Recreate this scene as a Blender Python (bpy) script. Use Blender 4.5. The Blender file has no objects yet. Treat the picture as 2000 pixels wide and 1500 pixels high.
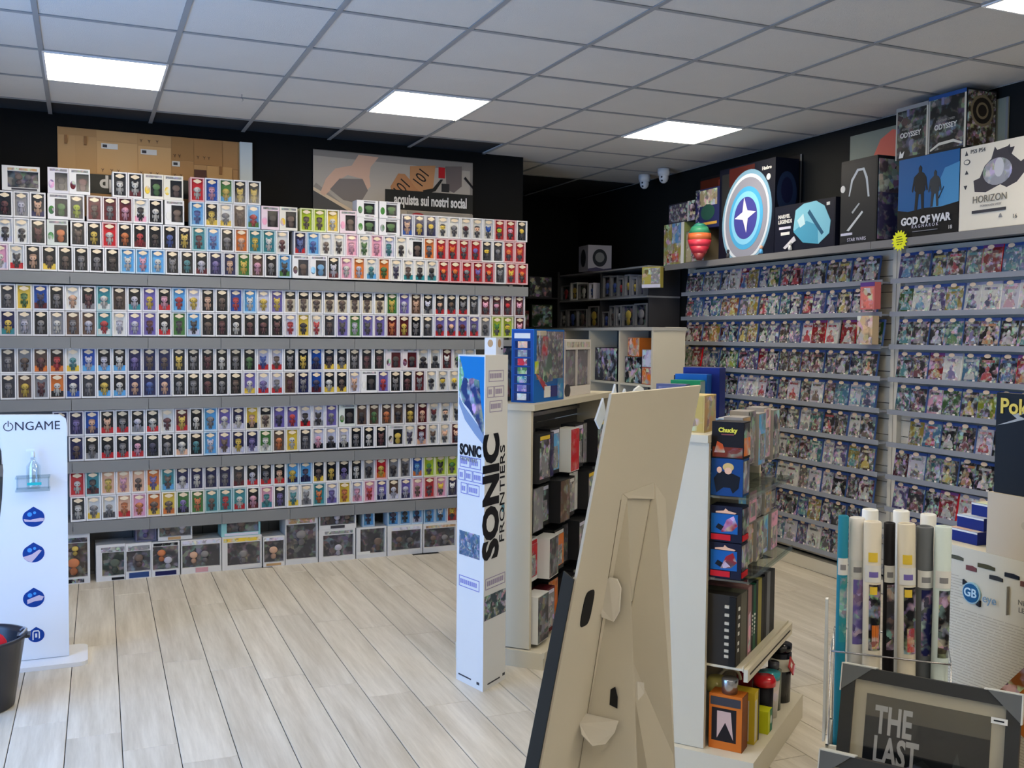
import bpy, bmesh, math, random
from mathutils import Vector, Matrix
random.seed(7)
D = bpy.data
COL = bpy.context.scene.collection
R = math.radians

# ------------------------------------------------------------------ camera, world, exposure
cam_d = D.cameras.new('camera'); cam = D.objects.new('camera', cam_d); COL.objects.link(cam)
cam_d.sensor_width = 36.0; cam_d.lens = 1940.19 / 2000 * 36.0
# rotation columns: image right, image up, backwards
Rg = [[0.91820689, 0.39599421, -0.00920255], [-0.01088688, 0.04845425, 0.99876607], [0.39595148, -0.9169737, 0.04880217]]
cx = Vector((Rg[0][0], -Rg[0][1], -Rg[0][2])); cy = Vector((Rg[1][0], -Rg[1][1], -Rg[1][2])); cz = Vector((Rg[2][0], -Rg[2][1], -Rg[2][2]))
m = Matrix((cx, -cy, -cz)).transposed().to_4x4(); m.translation = Vector((0, 0, 1.58))
cam.matrix_world = m
bpy.context.scene.camera = cam
cam_d.clip_start = 0.05

sc = bpy.context.scene
sc.view_settings.view_transform = 'Standard'; sc.view_settings.look = 'None'
sc.view_settings.gamma = 1.0; sc.view_settings.use_curve_mapping = False
sc.view_settings.exposure = 0.0
PANEL_W = 20.0          # radiance of the ceiling panels
DAY_W = 8.0            # daylight through the shop window
w = D.worlds.new('world'); sc.world = w; w.use_nodes = True
bg = w.node_tree.nodes['Background']; bg.inputs[0].default_value = (0.24, 0.49, 1.0, 1); bg.inputs[1].default_value = DAY_W

# ------------------------------------------------------------------ colour + material helpers
def lin(c):
    return tuple(((v/255)/12.92 if v/255 <= 0.04045 else (((v/255)+0.055)/1.055)**2.4) for v in c[:3]) + (1.0,)
PAL = dict(K=(16,17,24), k=(60,60,66), N=(26,30,80), B=(25,80,170), b=(90,168,222), T=(45,140,150), G=(66,125,55),
           L=(178,200,30), Y=(226,194,66), O=(218,118,45), R=(196,26,38), r=(95,24,34), P=(112,100,172), p=(228,164,190),
           W=(220,220,216), w=(204,204,222), S=(132,132,136), D=(96,74,62), d=(62,46,38), s=(226,180,150), C=(186,150,105),
           c=(200,190,168), F=(220,220,222), g=(160,165,168))
NAMES = dict(K='black', k='charcoal', N='navy', B='blue', b='sky blue', T='teal', G='green', L='lime', Y='yellow', O='orange',
             R='red', r='maroon', P='purple', p='pink', W='white', w='pale lilac', S='grey', D='brown', d='dark brown', s='peach', C='tan', c='cream', F='white', g='grey')
def col(c):
    if isinstance(c, str): return lin(PAL[c])
    return lin(c)
MATS = {}
def M(name, c=(200,200,200), rough=0.5, metal=0.0, spec=0.5, bump=0.0, bscale=60, var=0.0):
    if name in MATS: return MATS[name]
    mt = D.materials.new(name); mt.use_nodes = True; nt = mt.node_tree; b = nt.nodes['Principled BSDF']
    b.inputs['Base Color'].default_value = col(c); b.inputs['Roughness'].default_value = rough
    b.inputs['Metallic'].default_value = metal; b.inputs['Specular IOR Level'].default_value = spec
    tc = nt.nodes.new('ShaderNodeTexCoord'); nz = nt.nodes.new('ShaderNodeTexNoise'); nz.inputs['Scale'].default_value = bscale
    nt.links.new(tc.outputs['Object'], nz.inputs['Vector'])
    if bump:
        bp = nt.nodes.new('ShaderNodeBump'); bp.inputs['Strength'].default_value = bump; bp.inputs['Distance'].default_value = 0.002
        nt.links.new(nz.outputs['Fac'], bp.inputs['Height']); nt.links.new(bp.outputs[0], b.inputs['Normal'])
    mx = nt.nodes.new('ShaderNodeMix'); mx.data_type = 'RGBA'; mx.blend_type = 'MULTIPLY'; mx.inputs[0].default_value = 1.0
    mr = nt.nodes.new('ShaderNodeMapRange'); mr.inputs['To Min'].default_value = 1 - (var or 0.04); mr.inputs['To Max'].default_value = 1.0
    n2 = nt.nodes.new('ShaderNodeTexNoise'); n2.inputs['Scale'].default_value = 5
    nt.links.new(tc.outputs['Object'], n2.inputs['Vector']); nt.links.new(n2.outputs['Fac'], mr.inputs[0])
    mx.inputs[6].default_value = col(c); nt.links.new(mr.outputs[0], mx.inputs[7]); nt.links.new(mx.outputs[2], b.inputs['Base Color'])
    MATS[name] = mt; return mt
def OBJC(name, rough=0.45, shade=1.0, art=0.0, scale=38, tint=None, clear=0.0, metal=0.0):
    """colour from the object's own colour; art>0 adds printed blotches that differ from object to object"""
    if name in MATS: return MATS[name]
    mt = D.materials.new(name); mt.use_nodes = True; nt = mt.node_tree; b = nt.nodes['Principled BSDF']; L = nt.links.new
    b.inputs['Roughness'].default_value = rough; b.inputs['Metallic'].default_value = metal; b.inputs['Specular IOR Level'].default_value = 0.22 if rough > 0.25 else 0.5
    oi = nt.nodes.new('ShaderNodeObjectInfo'); out = oi.outputs['Color']
    if tint:
        mx = nt.nodes.new('ShaderNodeMix'); mx.data_type = 'RGBA'; mx.inputs[0].default_value = tint[1]
        L(out, mx.inputs[6]); mx.inputs[7].default_value = lin(tint[0]); out = mx.outputs[2]
    if art:
        tc = nt.nodes.new('ShaderNodeTexCoord')
        cmb = nt.nodes.new('ShaderNodeCombineXYZ')
        for i, k in enumerate((37.0, 11.0, 53.0)):
            mm = nt.nodes.new('ShaderNodeMath'); mm.operation = 'MULTIPLY'; mm.inputs[1].default_value = k
            L(oi.outputs['Random'], mm.inputs[0]); L(mm.outputs[0], cmb.inputs[i])
        va = nt.nodes.new('ShaderNodeVectorMath'); va.operation = 'ADD'; L(tc.outputs['Object'], va.inputs[0]); L(cmb.outputs[0], va.inputs[1])
        nzv = nt.nodes.new('ShaderNodeTexNoise'); nzv.inputs['Scale'].default_value = scale*0.7; L(va.outputs[0], nzv.inputs['Vector'])
        va2 = nt.nodes.new('ShaderNodeVectorMath'); va2.operation = 'MULTIPLY_ADD'; va2.inputs[1].default_value = (0.03,)*3
        L(nzv.outputs['Color'], va2.inputs[0]); L(va.outputs[0], va2.inputs[2])
        vo = nt.nodes.new('ShaderNodeTexVoronoi'); vo.inputs['Scale'].default_value = scale; L(va2.outputs[0], vo.inputs['Vector'])
        hs = nt.nodes.new('ShaderNodeHueSaturation'); hs.inputs['Saturation'].default_value = 0.26; hs.inputs['Value'].default_value = 0.95
        L(vo.outputs['Color'], hs.inputs['Color']); gm = nt.nodes.new('ShaderNodeGamma'); gm.inputs[1].default_value = 2.3; L(hs.outputs[0], gm.inputs[0])
        n3 = nt.nodes.new('ShaderNodeTexNoise'); n3.inputs['Scale'].default_value = scale*0.5; L(va.outputs[0], n3.inputs['Vector'])
        rp = nt.nodes.new('ShaderNodeMapRange'); rp.inputs['From Min'].default_value = 0.42; rp.inputs['From Max'].default_value = 0.58
        rp.inputs['To Max'].default_value = art; L(n3.outputs['Fac'], rp.inputs[0])
        mx = nt.nodes.new('ShaderNodeMix'); mx.data_type = 'RGBA'; L(rp.outputs[0], mx.inputs[0]); L(out, mx.inputs[6]); L(gm.outputs[0], mx.inputs[7])
        out = mx.outputs[2]
    L(out, b.inputs['Base Color'])
    MATS[name] = mt; return mt
def FILM(name='clear_film', gloss=0.05, rough=0.12, tint=(255,255,255)):
    if name in MATS: return MATS[name]
    mt = D.materials.new(name); mt.use_nodes = True; nt = mt.node_tree; nt.nodes.clear()
    o = nt.nodes.new('ShaderNodeOutputMaterial'); t = nt.nodes.new('ShaderNodeBsdfTransparent'); g = nt.nodes.new('ShaderNodeBsdfGlossy')
    t.inputs[0].default_value = lin(tint); g.inputs['Roughness'].default_value = rough
    mx = nt.nodes.new('ShaderNodeMixShader'); mx.inputs[0].default_value = gloss
    nt.links.new(t.outputs[0], mx.inputs[1]); nt.links.new(g.outputs[0], mx.inputs[2]); nt.links.new(mx.outputs[0], o.inputs[0])
    MATS[name] = mt; return mt
def EMIT(name, c, s):
    mt = D.materials.new(name); mt.use_nodes = True; b = mt.node_tree.nodes['Principled BSDF']
    b.inputs['Base Color'].default_value = (0.8,0.8,0.8,1); b.inputs['Emission Color'].default_value = c; b.inputs['Emission Strength'].default_value = s
    return mt
CARD = OBJC('printed_card', 0.5)
ART = OBJC('printed_art', 0.4, art=0.75, scale=30)
ARTF = OBJC('printed_art_fine', 0.4, art=0.6, scale=60)
ARTD = OBJC('printed_art_soft', 0.45, art=0.30, scale=32)
BODY = OBJC('figure_clothes', 0.5, tint=((50,46,52), 0.6))
SHELLM = OBJC('carton_board', 0.5)
GLOSS = OBJC('glossy_plastic', 0.2)
FILMM = FILM()
BLACKP = M('black_plastic', (18,18,20), 0.4)
WHITEL = M('white_laminate', (206,198,176), 0.45, var=0.05)
GREYM = M('grey_metal_shelving', (128,130,130), 0.42, metal=0.0, bump=0.05)
GREYR = M('grey_price_rail', (124,126,128), 0.35)

# ------------------------------------------------------------------ mesh builder
class MB:
    def __init__(s): s.v = []; s.f = []; s.mi = []; s.sm = []
    def add(s, vs, fs, mi=0, Mx=None, smooth=False):
        o = len(s.v)
        for p in vs:
            p = Vector(p)
            if Mx is not None: p = Mx @ p
            s.v.append(tuple(p))
        for f in fs: s.f.append(tuple(o+i for i in f)); s.mi.append(mi); s.sm.append(smooth)
        return s
    def box(s, x0, x1, y0, y1, z0, z1, mi=0, Mx=None):
        vs = [(x0,y0,z0),(x1,y0,z0),(x1,y1,z0),(x0,y1,z0),(x0,y0,z1),(x1,y0,z1),(x1,y1,z1),(x0,y1,z1)]
        fs = [(0,3,2,1),(4,5,6,7),(0,1,5,4),(1,2,6,5),(2,3,7,6),(3,0,4,7)]
        return s.add(vs, fs, mi, Mx)
    def prism(s, pts, d0, d1, mi=0, Mx=None):
        n = len(pts)
        a = sum(pts[i][0]*pts[(i+1)%n][1]-pts[(i+1)%n][0]*pts[i][1] for i in range(n))
        if a < 0: pts = pts[::-1]
        vs = [(p[0],p[1],d0) for p in pts]+[(p[0],p[1],d1) for p in pts]
        fs = [tuple(range(n-1,-1,-1)), tuple(range(n,2*n))]+[(i,(i+1)%n,n+(i+1)%n,n+i) for i in range(n)]
        return s.add(vs, fs, mi, Mx)
    def lathe(s, prof, n=16, mi=0, Mx=None, smooth=True):
        vs = []; fs = []
        for r, z in prof:
            for i in range(n): a = 2*math.pi*i/n; vs.append((r*math.cos(a), r*math.sin(a), z))
        for k in range(len(prof)-1):
            for i in range(n): fs.append((k*n+i, k*n+(i+1)%n, (k+1)*n+(i+1)%n, (k+1)*n+i))
        fs.append(tuple(range(n-1,-1,-1))); fs.append(tuple(range((len(prof)-1)*n, len(prof)*n)))
        return s.add(vs, fs, mi, Mx, smooth)
    def ball(s, c, r, nu=8, nv=6, mi=0, Mx=None):
        vs = [(c[0],c[1],c[2]-r[2])]; fs = []
        for j in range(1, nv):
            t = math.pi*j/nv
            for i in range(nu):
                a = 2*math.pi*i/nu; vs.append((c[0]+r[0]*math.sin(t)*math.cos(a), c[1]+r[1]*math.sin(t)*math.sin(a), c[2]-r[2]*math.cos(t)))
        vs.append((c[0],c[1],c[2]+r[2])); top = len(vs)-1
        for i in range(nu): fs.append((0, 1+(i+1)%nu, 1+i)); fs.append((top, 1+(nv-2)*nu+i, 1+(nv-2)*nu+(i+1)%nu))
        for j in range(nv-2):
            for i in range(nu): a = 1+j*nu+i; b = 1+j*nu+(i+1)%nu; fs.append((a, b, b+nu, a+nu))
        return s.add(vs, fs, mi, Mx, True)
    def tube(s, path, r, n=8, mi=0, cap=True):
        vs = []; fs = []; P = [Vector(p) for p in path]; rr = r if isinstance(r, (list, tuple)) else [r]*len(P)
        for k, p in enumerate(P):
            t = (P[min(k+1, len(P)-1)]-P[max(k-1, 0)]).normalized()
            u = t.cross(Vector((0,0,1)));
            if u.length < 0.01: u = t.cross(Vector((1,0,0)))
            u.normalize(); v = t.cross(u)
            for i in range(n): a = 2*math.pi*i/n; vs.append(tuple(p+rr[k]*(u*math.cos(a)+v*math.sin(a))))
        for k in range(len(P)-1):
            for i in range(n): fs.append((k*n+i, (k+1)*n+i, (k+1)*n+(i+1)%n, k*n+(i+1)%n))
        if cap: fs.append(tuple(range(n))); fs.append(tuple(range(len(P)*n-1, (len(P)-1)*n-1, -1)))
        return s.add(vs, fs, mi, None, True)
    def mesh(s, name, mats):
        me = D.meshes.new(name); me.from_pydata(s.v, [], s.f)
        for mt in mats: me.materials.append(mt)
        me.polygons.foreach_set('material_index', s.mi); me.polygons.foreach_set('use_smooth', s.sm)
        me.update(); return me
def link(name, me, parent=None, loc=(0,0,0), rz=0.0, color=None):
    o = D.objects.new(name, me); COL.objects.link(o); o.location = loc; o.rotation_euler = (0,0,rz)
    if parent is not None: o.parent = parent
    if color is not None: o.color = col(color)
    return o
def obj(name, mb, mats, parent=None, loc=(0,0,0), rz=0.0, color=None):
    if not isinstance(mats, (list, tuple)): mats = [mats]
    return link(name, mb.mesh(name, mats), parent, loc, rz, color)
def tag(o, label=None, cat=None, group=None, kind=None):
    if label: o['label'] = label
    if cat: o['category'] = cat
    if group: o['group'] = group
    if kind: o['kind'] = kind
    return o
def thing(name, label, cat, loc=(0,0,0), rz=0.0, group=None):
    o = D.objects.new(name, None); COL.objects.link(o); o.location = loc; o.rotation_euler = (0,0,rz); o.empty_display_size = 0.05
    return tag(o, label, cat, group)
def FR(origin, rgt, up):
    r = Vector(rgt).normalized(); u = Vector(up).normalized(); n = r.cross(u)
    mm = Matrix((r, u, n)).transposed().to_4x4(); mm.translation = Vector(origin); return mm
TEXTS = {}
def textmesh(txt, size, bold=0.0, ext=0.0006, sx=1.0, shear=0.0, align='CENTER'):
    key = (txt, size, bold, ext, sx, shear, align)
    if key in TEXTS: return TEXTS[key]
    cu = D.curves.new('t', 'FONT'); cu.body = txt; cu.size = size; cu.extrude = ext; cu.offset = bold; cu.align_x = align; cu.align_y = 'CENTER'; cu.shear = shear; cu.resolution_u = 3
    to = D.objects.new('t', cu); COL.objects.link(to); dg = bpy.context.evaluated_depsgraph_get()
    me = D.meshes.new_from_object(to.evaluated_get(dg)); D.objects.remove(to)
    TEXTS[key] = ([tuple((v.co.x*sx, v.co.y, v.co.z)) for v in me.vertices], [tuple(p.vertices) for p in me.polygons])
    D.meshes.remove(me); return TEXTS[key]
def addtext(mb, Mx, txt, x, y, size, lift=0.003, rot=0.0, mi=0, **kw):
    vs, fs = textmesh(txt, size, **kw)
    return mb.add(vs, fs, mi, Mx @ Matrix.Translation((x, y, lift)) @ Matrix.Rotation(rot, 4, 'Z'))
def ell(x, y, rx, ry, n=18, rot=0.0):
    return [(x+rx*math.cos(a)*math.cos(rot)-ry*math.sin(a)*math.sin(rot), y+rx*math.cos(a)*math.sin(rot)+ry*math.sin(a)*math.cos(rot)) for a in [2*math.pi*i/n for i in range(n)]]
def faceM(face, w, d, h):
    return dict(F=FR((0,0,0),(1,0,0),(0,0,1)), L=FR((0,d,0),(0,-1,0),(0,0,1)), R=FR((w,0,0),(0,1,0),(0,0,1)), T=FR((0,0,h),(1,0,0),(0,1,0)))[face]
def decorate(root, w, d, h, decor):
    """decor: list of (kind, face, partname, colour, ...). Printed panels stand a fraction of a millimetre proud of the board."""
    for i, it in enumerate(decor):
        kind, face, pn, c = it[:4]; a = it[4:]; Mx = faceM(face, w, d, h); mb = MB(); t = 0.0008+0.0005*i
        mt = CARD
        if kind in ('rect', 'art', 'artf', 'artd'):
            x0, x1, z0, z1 = a[:4]; mb.prism([(x0,z0),(x1,z0),(x1,z1),(x0,z1)], 0, t, 0, Mx); mt = dict(rect=CARD, art=ART, artf=ARTF, artd=ARTD)[kind]
        elif kind in ('poly', 'apoly'): mb.prism(a[0], 0, t, 0, Mx); mt = ART if kind == 'apoly' else CARD
        elif kind == 'ell': mb.prism(ell(a[0], a[1], a[2], a[3], 24, a[4] if len(a) > 4 else 0), 0, t, 0, Mx)
        elif kind == 'text':
            x, z, size, txt = a[:4]; kw = a[4] if len(a) > 4 else {}
            addtext(mb, Mx, txt, x, z, size, lift=t, **kw)
        obj(pn, mb, mt, root, color=c)
def carton(name, label, cat, loc, rz, w, d, h, c, decor=(), group=None, mat=None, tilt=0.0):
    mb = MB(); bv = 0.0015
    mb.box(0, w, 0, d, 0, h)
    o = obj(name, mb, mat or SHELLM, None, loc, rz, c)
    if tilt: o.rotation_euler = (tilt, 0, rz)
    tag(o, label, cat, group); decorate(o, w, d, h, decor); return o

# ------------------------------------------------------------------ room
ZC = 2.961
XR = 4.62
def grid_x(i): return 0.6*(i-0.293)
def grid_y(j): return 0.6*(11.131-j)
st = lambda o: tag(o, kind='structure')
BLACKW = M('matt_black_wall', (9,10,11), 0.75, spec=0.2, bump=0.15, bscale=90)
XL = -1.5; YF = -1.0; YB = 9.05
floor = st(obj('floor', MB().box(XL, XR, YF, YB, -0.03, -0.0045), M('floor_joint', (26,25,22), 0.9)))
ceiling = st(obj('ceiling', MB().box(XL, XR, YF, YB, ZC+0.02, ZC+0.05), M('ceiling_void', (40,40,42), 0.9)))
st(obj('wall_right', MB().box(XR, XR+0.1, YF, YB, -0.03, ZC+0.05), M('black_wall_lit', (16,18,18), 0.7, spec=0.25, bump=0.1, bscale=90)))  # same black wall, the light falling on it is put into a paler colour
st(obj('wall_far', MB().box(3.0, XR+0.1, YB, YB+0.1, -0.03, ZC+0.05), BLACKW))
# the display wall, turned 1.6 degrees from the ceiling grid
AW = R(1.6); ca, sa = math.cos(AW), math.sin(AW)
def wl(u, v, z): return (u*ca - v*sa, 6.73 + u*sa + v*ca, z)
st(obj('wall_back', MB().box(-1.52, 3.17, 0.32, 0.44, -0.03, ZC+0.01), BLACKW, None, wl(0,0,0), AW))
st(obj('wall_back_return', MB().box(3.07, 3.17, 0.44, 2.4, -0.03, ZC+0.01), BLACKW, None, wl(0,0,0), AW))
PALEW = M('pale_wall_paint', (215,214,208), 0.7)
WY0, WY1 = 2.3, 4.6
wl_mb = MB()
wl_mb.box(XL-0.1, XL, YF, WY0, -0.03, ZC+0.05); wl_mb.box(XL-0.1, XL, WY1, 7.02, -0.03, ZC+0.05)
wl_mb.box(XL-0.1, XL, WY0, WY1, -0.03, 0.15); wl_mb.box(XL-0.1, XL, WY0, WY1, 2.5, ZC+0.05)
st(obj('wall_left', wl_mb, PALEW))
st(obj('wall_front', MB().box(XL-0.1, XR+0.1, YF-0.1, YF, -0.03, ZC+0.05), PALEW))
win = st(obj('window_1', MB().box(XL-0.1, XL, WY0, WY0+0.05, 0.15, 2.5).box(XL-0.1, XL, WY1-0.05, WY1, 0.15, 2.5).box(XL-0.1, XL, WY0+0.05, WY1-0.05, 0.15, 0.20).box(XL-0.1, XL, WY0+0.05, WY1-0.05, 2.45, 2.5), M('aluminium_frame', (150,152,155), 0.35, metal=0.8)))
obj('glass_pane', MB().box(XL-0.055, XL-0.049, WY0+0.05, WY1-0.05, 0.20, 2.45), FILM('window_glass', 0.05, 0.02), win)
pl = D.lights.new('window_portal', 'AREA'); pl.shape = 'RECTANGLE'; pl.size = 2.35; pl.size_y = WY1-WY0; pl.cycles.is_portal = True
po = D.objects.new('window_portal', pl); COL.objects.link(po); po.location = (XL-0.12, (WY0+WY1)/2, 1.32); po.rotation_euler = (0, R(-90), 0)

# floor planks: 20 x 120 cm, each course stepped back 20 cm
def wood():
    mt = D.materials.new('grey_oak_plank'); mt.use_nodes = True; nt = mt.node_tree; b = nt.nodes['Principled BSDF']; L = nt.links.new
    oi = nt.nodes.new('ShaderNodeObjectInfo'); tc = nt.nodes.new('ShaderNodeTexCoord'); mp = nt.nodes.new('ShaderNodeMapping')
    mp.inputs['Scale'].default_value = (16, 1.1, 1)
    mm = nt.nodes.new('ShaderNodeMath'); mm.operation = 'MULTIPLY'; mm.inputs[1].default_value = 60; L(oi.outputs['Random'], mm.inputs[0])
    cb = nt.nodes.new('ShaderNodeCombineXYZ'); L(mm.outputs[0], cb.inputs[0]); L(mm.outputs[0], cb.inputs[1])
    L(tc.outputs['Object'], mp.inputs['Vector']); va = nt.nodes.new('ShaderNodeVectorMath'); L(mp.outputs[0], va.inputs[0]); L(cb.outputs[0], va.inputs[1])
    n1 = nt.nodes.new('ShaderNodeTexNoise'); n1.inputs['Scale'].default_value = 1.0; n1.inputs['Detail'].default_value = 6; n1.inputs['Roughness'].default_value = 0.65; L(va.outputs[0], n1.inputs['Vector'])
    n2 = nt.nodes.new('ShaderNodeTexNoise'); n2.inputs['Scale'].default_value = 7.0; n2.inputs['Detail'].default_value = 4; L(va.outputs[0], n2.inputs['Vector'])
    cr = nt.nodes.new('ShaderNodeValToRGB'); cr.color_ramp.elements[0].position = 0.3; cr.color_ramp.elements[0].color = lin((186,177,160)); cr.color_ramp.elements[1].position = 0.72; cr.color_ramp.elements[1].color = lin((226,219,205)); L(n1.outputs['Fac'], cr.inputs[0])
    mr = nt.nodes.new('ShaderNodeMapRange'); mr.inputs['To Min'].default_value = 0.86; mr.inputs['To Max'].default_value = 1.06; L(n2.outputs['Fac'], mr.inputs[0])
    m2 = nt.nodes.new('ShaderNodeMapRange'); m2.inputs['To Min'].default_value = 0.93; m2.inputs['To Max'].default_value = 1.03; L(oi.outputs['Random'], m2.inputs[0])
    mul = nt.nodes.new('ShaderNodeMath'); mul.operation = 'MULTIPLY'; L(mr.outputs[0], mul.inputs[0]); L(m2.outputs[0], mul.inputs[1])
    mx = nt.nodes.new('ShaderNodeMix'); mx.data_type = 'RGBA'; mx.blend_type = 'MULTIPLY'; mx.inputs[0].default_value = 1; L(cr.outputs[0], mx.inputs[6]); L(mul.outputs[0], mx.inputs[7]); L(mx.outputs[2], b.inputs['Base Color'])
    b.inputs['Roughness'].default_value = 0.38; b.inputs['Specular IOR Level'].default_value = 0.4
    bp = nt.nodes.new('ShaderNodeBump'); bp.inputs['Strength'].default_value = 0.12; bp.inputs['Distance'].default_value = 0.002; L(n2.outputs['Fac'], bp.inputs['Height']); L(bp.outputs[0], b.inputs['Normal'])
    return mt
pw = MB(); hw, hl, e = 0.0984, 0.5984, 0.0014
pw.add([(-hw,-hl,-0.004),(hw,-hl,-0.004),(hw,hl,-0.004),(-hw,hl,-0.004),(-hw,-hl,-e),(hw,-hl,-e),(hw,hl,-e),(-hw,hl,-e),(-hw+e,-hl+e,0),(hw-e,-hl+e,0),(hw-e,hl-e,0),(-hw+e,hl-e,0)],
       [(0,1,5,4),(1,2,6,5),(2,3,7,6),(3,0,4,7),(4,5,9,8),(5,6,10,9),(6,7,11,10),(7,4,8,11),(8,9,10,11)])
plank = pw.mesh('floor_plank', [wood()]); PT = R(-0.8)
for k in range(-11, 24):
    for n in range(-5, 4):
        yc = 5.35-0.2*k+1.2*n+0.6
        xc = -0.042+0.2*k+0.1+(yc-6.7)*math.tan(R(0.8))
        if yc < -0.35 or yc > 9.3 or xc < XL+0.1 or xc > XR-0.12: continue
        if yc > 7.2 and xc < 2.4: continue
        link('floor_plank', plank, floor, (xc, yc, 0), PT)

# suspended ceiling
TILEM = M('mineral_fibre_tile', (216,213,208), 0.9, spec=0.2, bump=0.9, bscale=260, var=0.05)
TBAR = M('ceiling_t_bar', (150,152,154), 0.6)
tm = MB(); a = 0.288; tm.box(-a, a, -a, a, 0, 0.012); tm.box(-a-0.006, a+0.006, -a-0.006, a+0.006, 0.008, 0.016)
tile = tm.mesh('ceiling_tile', [TILEM])
lights = [(i, j) for i in (0, 3, 6) for j in (1, 6, 11)]
for i in range(-2, 8):
    for j in range(-2, 13):
        if (i, j) in lights: continue
        x = grid_x(i+0.5); y = grid_y(j+0.5)
        if y > 6.6 and x < 2.9: continue
        link('ceiling_tile', tile, ceiling, (x, y, ZC+0.004))
gb = MB()
for i in range(-2, 9):
    x = grid_x(i); gb.box(x-0.012, x+0.012, YF, YB, ZC-0.001, ZC+0.003)
for j in range(-2, 14):
    y = grid_y(j); gb.box(XL, XR, y-0.012, y+0.012, ZC-0.0005, ZC+0.0028)
obj('ceiling_grid', gb, TBAR, ceiling)
DIFF = EMIT('led_diffuser', (1.0, 0.885, 0.70, 1), PANEL_W)
lm_f = MB()
for s in (-1, 1): lm_f.box(-0.297, 0.297, s*0.291-0.006, s*0.291+0.006, -0.008, 0.012).box(s*0.291-0.006, s*0.291+0.006, -0.297, 0.297, -0.008, 0.012)
fr_me = lm_f.mesh('frame', [M('white_panel_frame', (235,235,235), 0.4)])
df_me = MB().box(-0.286, 0.286, -0.286, 0.286, -0.004, 0.008).mesh('diffuser', [DIFF])
LL = {(0,1): 'square LED ceiling panel above the tan box poster, leftmost in view', (3,1): 'square LED ceiling panel above the poster with the price tags', (6,1): 'square LED ceiling panel nearest the two dome cameras', (6,6): 'square LED ceiling panel at the top right corner of the photo'}
LLX = {}
for i in (-3, 0, 3, 6):
    for j in (1, 6, 11): LLX[(i, j)] = 'square LED ceiling panel outside the view, %s row, %s from the left wall' % ({1: 'display wall', 6: 'middle', 11: 'entrance'}[j], {-3: 'first', 0: 'second', 3: 'third', 6: 'fourth'}[i])
for i, j in lights:
    t = thing('ceiling_light', LL.get((i, j), LLX[(i, j)]), 'light', (grid_x(i+0.5), grid_y(j+0.5), ZC), 0, 'LED ceiling panels')
    link('frame', fr_me, t); link('diffuser', df_me, t)
for n, (x, y, lb) in enumerate([(4.42, 7.42, 'white dome security camera, left of the pair on the ceiling'), (4.40, 7.08, 'white dome security camera with dark lenses, right of the pair on the ceiling')]):
    t = thing('security_camera', lb, 'camera', (x, y, ZC), R(-60), 'dome cameras')
    obj('housing', MB().lathe([(0.05,-0.001),(0.052,-0.03),(0.045,-0.06)], 20), M('camera_white', (225,228,232), 0.35), t)
    obj('dome', MB().ball((0,0,-0.075), (0.04,0.04,0.045), 16, 10), M('camera_white'), t)
    obj('lens', MB().ball((0,-0.036,-0.072), (0.009,0.006,0.009), 10, 8).ball((0.0,-0.030,-0.098), (0.009,0.007,0.009), 10, 8), BLACKP, t)
for k, (x, y) in enumerate([(0.86, 5.98), (2.18, 6.0)]):
    tag(obj('ceiling_hook', MB().tube([(x,y,ZC),(x,y,ZC-0.02),(x+0.008,y,ZC-0.032),(x,y,ZC-0.04)], 0.0018, 6), GREYM), ['small metal ceiling hook right of the leftmost light panel', 'small metal ceiling hook above the tag poster panel'][k], 'hook')

# ------------------------------------------------------------------ posters on the black walls
def poster(name, label, loc, rz, w, h, c, decor):
    t = carton(name, label, 'poster', loc, rz, w, 0.006, h, c, decor); return t
dk = (44,44,46)
U0, U1 = -0.128, 1.09
pd_ = [('rect','F','carton_print',(188,148,100),0.0,1.13,0.275,0.56)]
for (x0,x1,z0,z1,c) in [(0.004,0.104,0.28,0.508,(196,156,106)),(0.108,0.228,0.28,0.508,(192,152,102)),(0.004,0.228,0.513,0.558,(180,140,92)),(0.232,0.478,0.28,0.488,(206,166,114)),(0.232,0.478,0.493,0.558,(196,156,106)),(0.483,0.688,0.28,0.48,(208,168,116)),(0.483,0.688,0.485,0.558,(190,150,100)),(0.692,0.832,0.28,0.40,(180,138,90)),(0.692,0.832,0.404,0.558,(168,126,78)),(0.836,1.02,0.385,0.558,(172,128,80)),(1.024,1.126,0.37,0.558,(178,134,86)),(0.836,0.915,0.28,0.352,(92,60,52)),(0.919,1.085,0.28,0.382,(200,158,104)),(1.089,1.126,0.28,0.366,(176,134,88))]:
    pd_.append(('rect','F','printed_box',c,x0,x1,z0,z1))
for x, z in [(0.258,0.442),(0.498,0.425),(0.694,0.362)]: pd_.append(('rect','F','printed_label','W',x,x+(0.10 if x < 0.69 else 0.05),z,z+0.034)); pd_.append(('rect','F','printed_bars','k',x+0.008,x+0.035,z+0.008,z+0.026))
for x, z in [(0.265,0.30),(0.32,0.30),(0.36,0.30),(0.50,0.30),(0.56,0.30),(0.60,0.30),(0.50,0.51),(0.55,0.51),(0.60,0.51),(0.71,0.43),(0.74,0.43),(0.86,0.43),(0.90,0.43),(0.93,0.43),(0.71,0.30),(0.75,0.30)]: pd_.append(('text','F','printed_mark','d',x,z,0.03,'Y'))
for x, z0, z1 in ((0.04,0.455,0.508),(0.155,0.455,0.508),(1.0,0.33,0.382)): pd_.append(('rect','F','printed_tape',(150,106,64),x,x+0.016,z0,z1))
pd_ += [('rect','F','print_band',(56,58,56),0,1.13,0.15,0.272),('text','F','lettering','F',0.30,0.222,0.11,'dp',{'bold':0.004}),('text','F','lettering','F',0.70,0.215,0.10,'l..jj',{'bold':0.003}),
        ('rect','F','print_lower',(180,140,94),0,1.13,0.0,0.148),('rect','F','pale_margin',(214,222,222),1.135,1.218,0.0,0.56)]
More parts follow.
